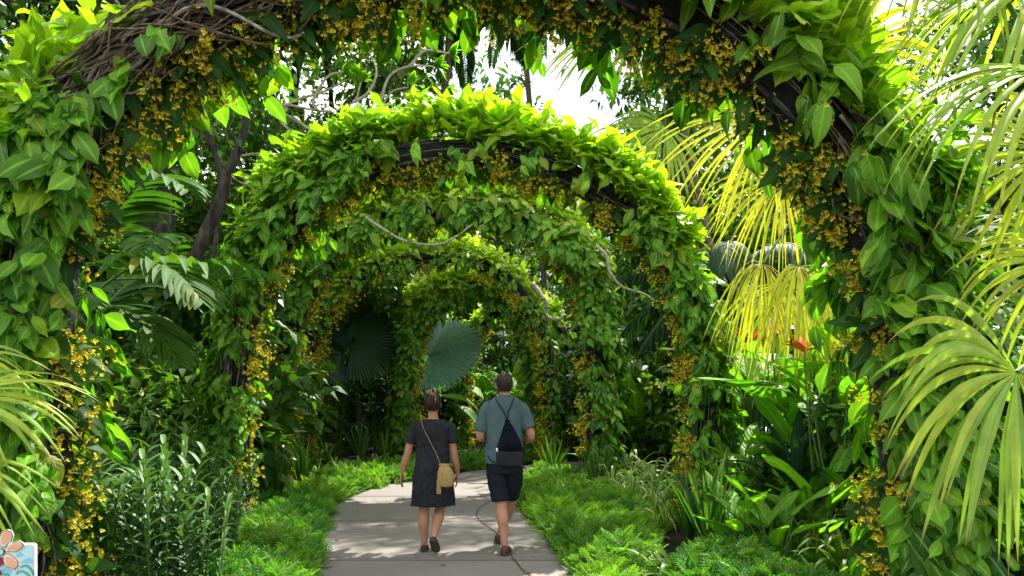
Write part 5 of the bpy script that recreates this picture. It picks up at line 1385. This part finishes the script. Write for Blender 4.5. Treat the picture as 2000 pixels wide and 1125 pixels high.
def poly(name, pts, mat, parent, off, th=.0, orig=so_rg):
    P = np.array([at(x, y, Ys) for x, y in pts]); P[:, 1] -= off
    n = len(P); g = G(); Q = P + [0, max(th, .0012), 0]
    g.add(np.concatenate([P, Q]), [tuple(range(n))]); g.f.append(np.array([tuple(range(2 * n - 1, n - 1, -1))])); g.m.append(np.zeros(1, int))
    k = np.arange(n); k2 = (k + 1) % n; g.f.append(np.stack([k, k + n, k2 + n, k2], 1)); g.m.append(np.zeros(n, int))
    return g.build(name, mat, parent, orig, smooth=False)
def rrect(x0, y0, x1, y1, r):
    o = []
    for cx, cy, a0 in ((x1 - r, y0 + r, -90), (x1 - r, y1 - r, 0), (x0 + r, y1 - r, 90), (x0 + r, y0 + r, 180)):
        o += [(cx + r * math.cos(R(a)), cy + r * math.sin(R(a))) for a in np.linspace(a0, a0 + 90, 6)]
    return o
pan = poly('panel', rrect(-190, 1062, 68, 1215, 6), M['s_edge'], sg_, 0, .02)
poly('picture', rrect(-186, 1065.5, 65, 1211, 4), M['s_blue'], pan, .003)
def scale_p(pts, s_, c=None):
    p = np.array(pts, float); c = p.mean(0) if c is None else np.array(c); return [tuple(q) for q in c + (p - c) * s_]
for nm, pp in (('hill', [(370, 890), (430, 830), (520, 790), (585, 830), (585, 900)]), ('hill', [(285, 780), (350, 690), (400, 720), (440, 760), (330, 790)]), ('hill', [(30, 1030), (90, 985), (200, 1000), (230, 1060), (100, 1090)])):
    poly(nm, [sp(*q) for q in pp], M['s_mid'], pan, .0045)
for pp in ([(385, 985), (410, 940), (480, 925), (540, 965), (585, 1030), (590, 1110), (550, 1040), (500, 975), (440, 955)], [(300, 1095), (330, 1040), (400, 1025), (470, 1050), (540, 1120), (560, 1180), (480, 1110), (410, 1060), (350, 1060)], [(60, 1090), (110, 1075), (175, 1095), (170, 1130), (110, 1120)]):
    q = [sp(*a) for a in pp]; poly('leaf_drawing', scale_p(q, 1.12), M['s_dark'], pan, .0045); poly('leaf_drawing', q, M['s_green'], pan, .006)
C0 = sp(45, 690)
pet = [[(40, 600), (22, 500), (25, 420), (70, 348), (150, 318), (215, 345), (243, 420), (220, 500), (160, 550), (105, 610)],
       [(110, 650), (200, 570), (270, 530), (340, 512), (400, 535), (440, 580), (390, 640), (280, 690), (200, 680), (120, 690)],
       [(95, 740), (160, 722), (260, 770), (330, 850), (342, 930), (290, 995), (200, 970), (130, 950), (85, 880)]]
cx0 = 45
pet.append([(2 * cx0 - x, y) for x, y in pet[1]]); pet.append([(2 * cx0 - x, y) for x, y in pet[2]])
for pp in pet:
    q = [sp(*a) for a in pp]
    pb = poly('petal', scale_p(q, 1.14), M['s_white'], sg_, .008, .004)
    poly('outline', scale_p(q, 1.03), M['s_dark'], pb, .0105)
    poly('petal_base', scale_p(q, .95), M['s_white'], pb, .012)
    poly('petal_colour', scale_p(q, .78, np.array(q).mean(0) + (np.array(q).mean(0) - np.array(C0)) * .35), M['s_salm'], pb, .0135)
q = [(C0[0] + 7 * math.cos(a), C0[1] + 6.2 * math.sin(a)) for a in np.linspace(0, 6.28, 20, endpoint=False)]
cb = poly('flower_centre', q, M['s_dark'], sg_, .015, .004); poly('flower_centre', scale_p(q, .84), M['s_blue'], cb, .0165)
for cx, cy, r_ in ((-2, 1096, 11), (-3, 1118, 8)):
    q = [(cx + r_ * (1 + .15 * math.sin(5 * a)) * math.cos(a), cy + r_ * .75 * (1 + .15 * math.sin(5 * a)) * math.sin(a)) for a in np.linspace(0, 6.28, 26, endpoint=False)]
    cb = poly('red_flower', scale_p(q, 1.1), M['s_dark'], sg_, .015, .004); poly('red_flower', q, M['s_red'], cb, .0165)
for x in (-150, 30):
    g = G(); p = at(x, 1100, Ys + .045); tube(g, np.array([[p[0], p[1], -.1], [p[0], p[1], .75]]), .02, 10, cap=True); g.build('post', M['steel'], sg_, so_rg)

# ------------------------------------------------------------------ small things on the path
M['dry'] = leafmat('dry_leaf', (.10, .06, .03), (.20, .13, .05), trans=.1, rough=.7, vein=.1)
fl = [((742, 1027), .05, 'small dry leaf left of the woman, close to the pavement band'), ((778, 1027), .05, 'small dry leaf between the left path edge and the woman'), ((620, 1092), .06, 'dark dry leaf at the left path edge, lower left'), ((657, 1055), .06, 'pale dry leaf near the left path edge'),
      ((742, 1064), .045, 'tiny dry leaf left of the foot of the woman'), ((999, 1045), .06, 'dry leaf just right of the legs of the man'), ((1034, 1119), .07, 'dry leaf on the crack in the foreground'), ((1035, 1068), .05, 'dry leaf right of the shoes of the man'),
      ((1045, 1080), .045, 'tiny dry leaf near the right path edge'), ((905, 1000), .045, 'tiny dry leaf between the couple'), ((700, 1000), .045, 'tiny dry leaf on the far left of the path'), ((860, 1105), .05, 'dry leaf in the foreground below the woman')]
for i, ((px, py), s_, lb) in enumerate(fl):
    p = gnd(px, py); g = G(); a = i * 1.7
    inst(g, [T_OVL[i % 4]], np.array([[0, 0, .012]]), np.array([[math.cos(a), math.sin(a), .05]]), np.array([[0.1, 0, 1.0]]), s_ * 1.25, rnd=np.array([.1 + .06 * i]))
    o = g.build('fallen_leaf', M['dry']); o.location = tuple(p); tag(o, lb, 'leaf', 'dry leaves fallen on the path')
g = G(); p = gnd(969, 1083)
loft(g, [(0, 0, .002, .012, .010), (0, 0, .010, .020, .016), (0, 0, .022, .018, .015), (0, 0, .03, .004, .004)], 10); o = g.build('fallen_blossom', M['bract']); o.location = tuple(p)
tag(o, 'small pale yellow fallen blossom beside the near shoe of the man', 'blossom')
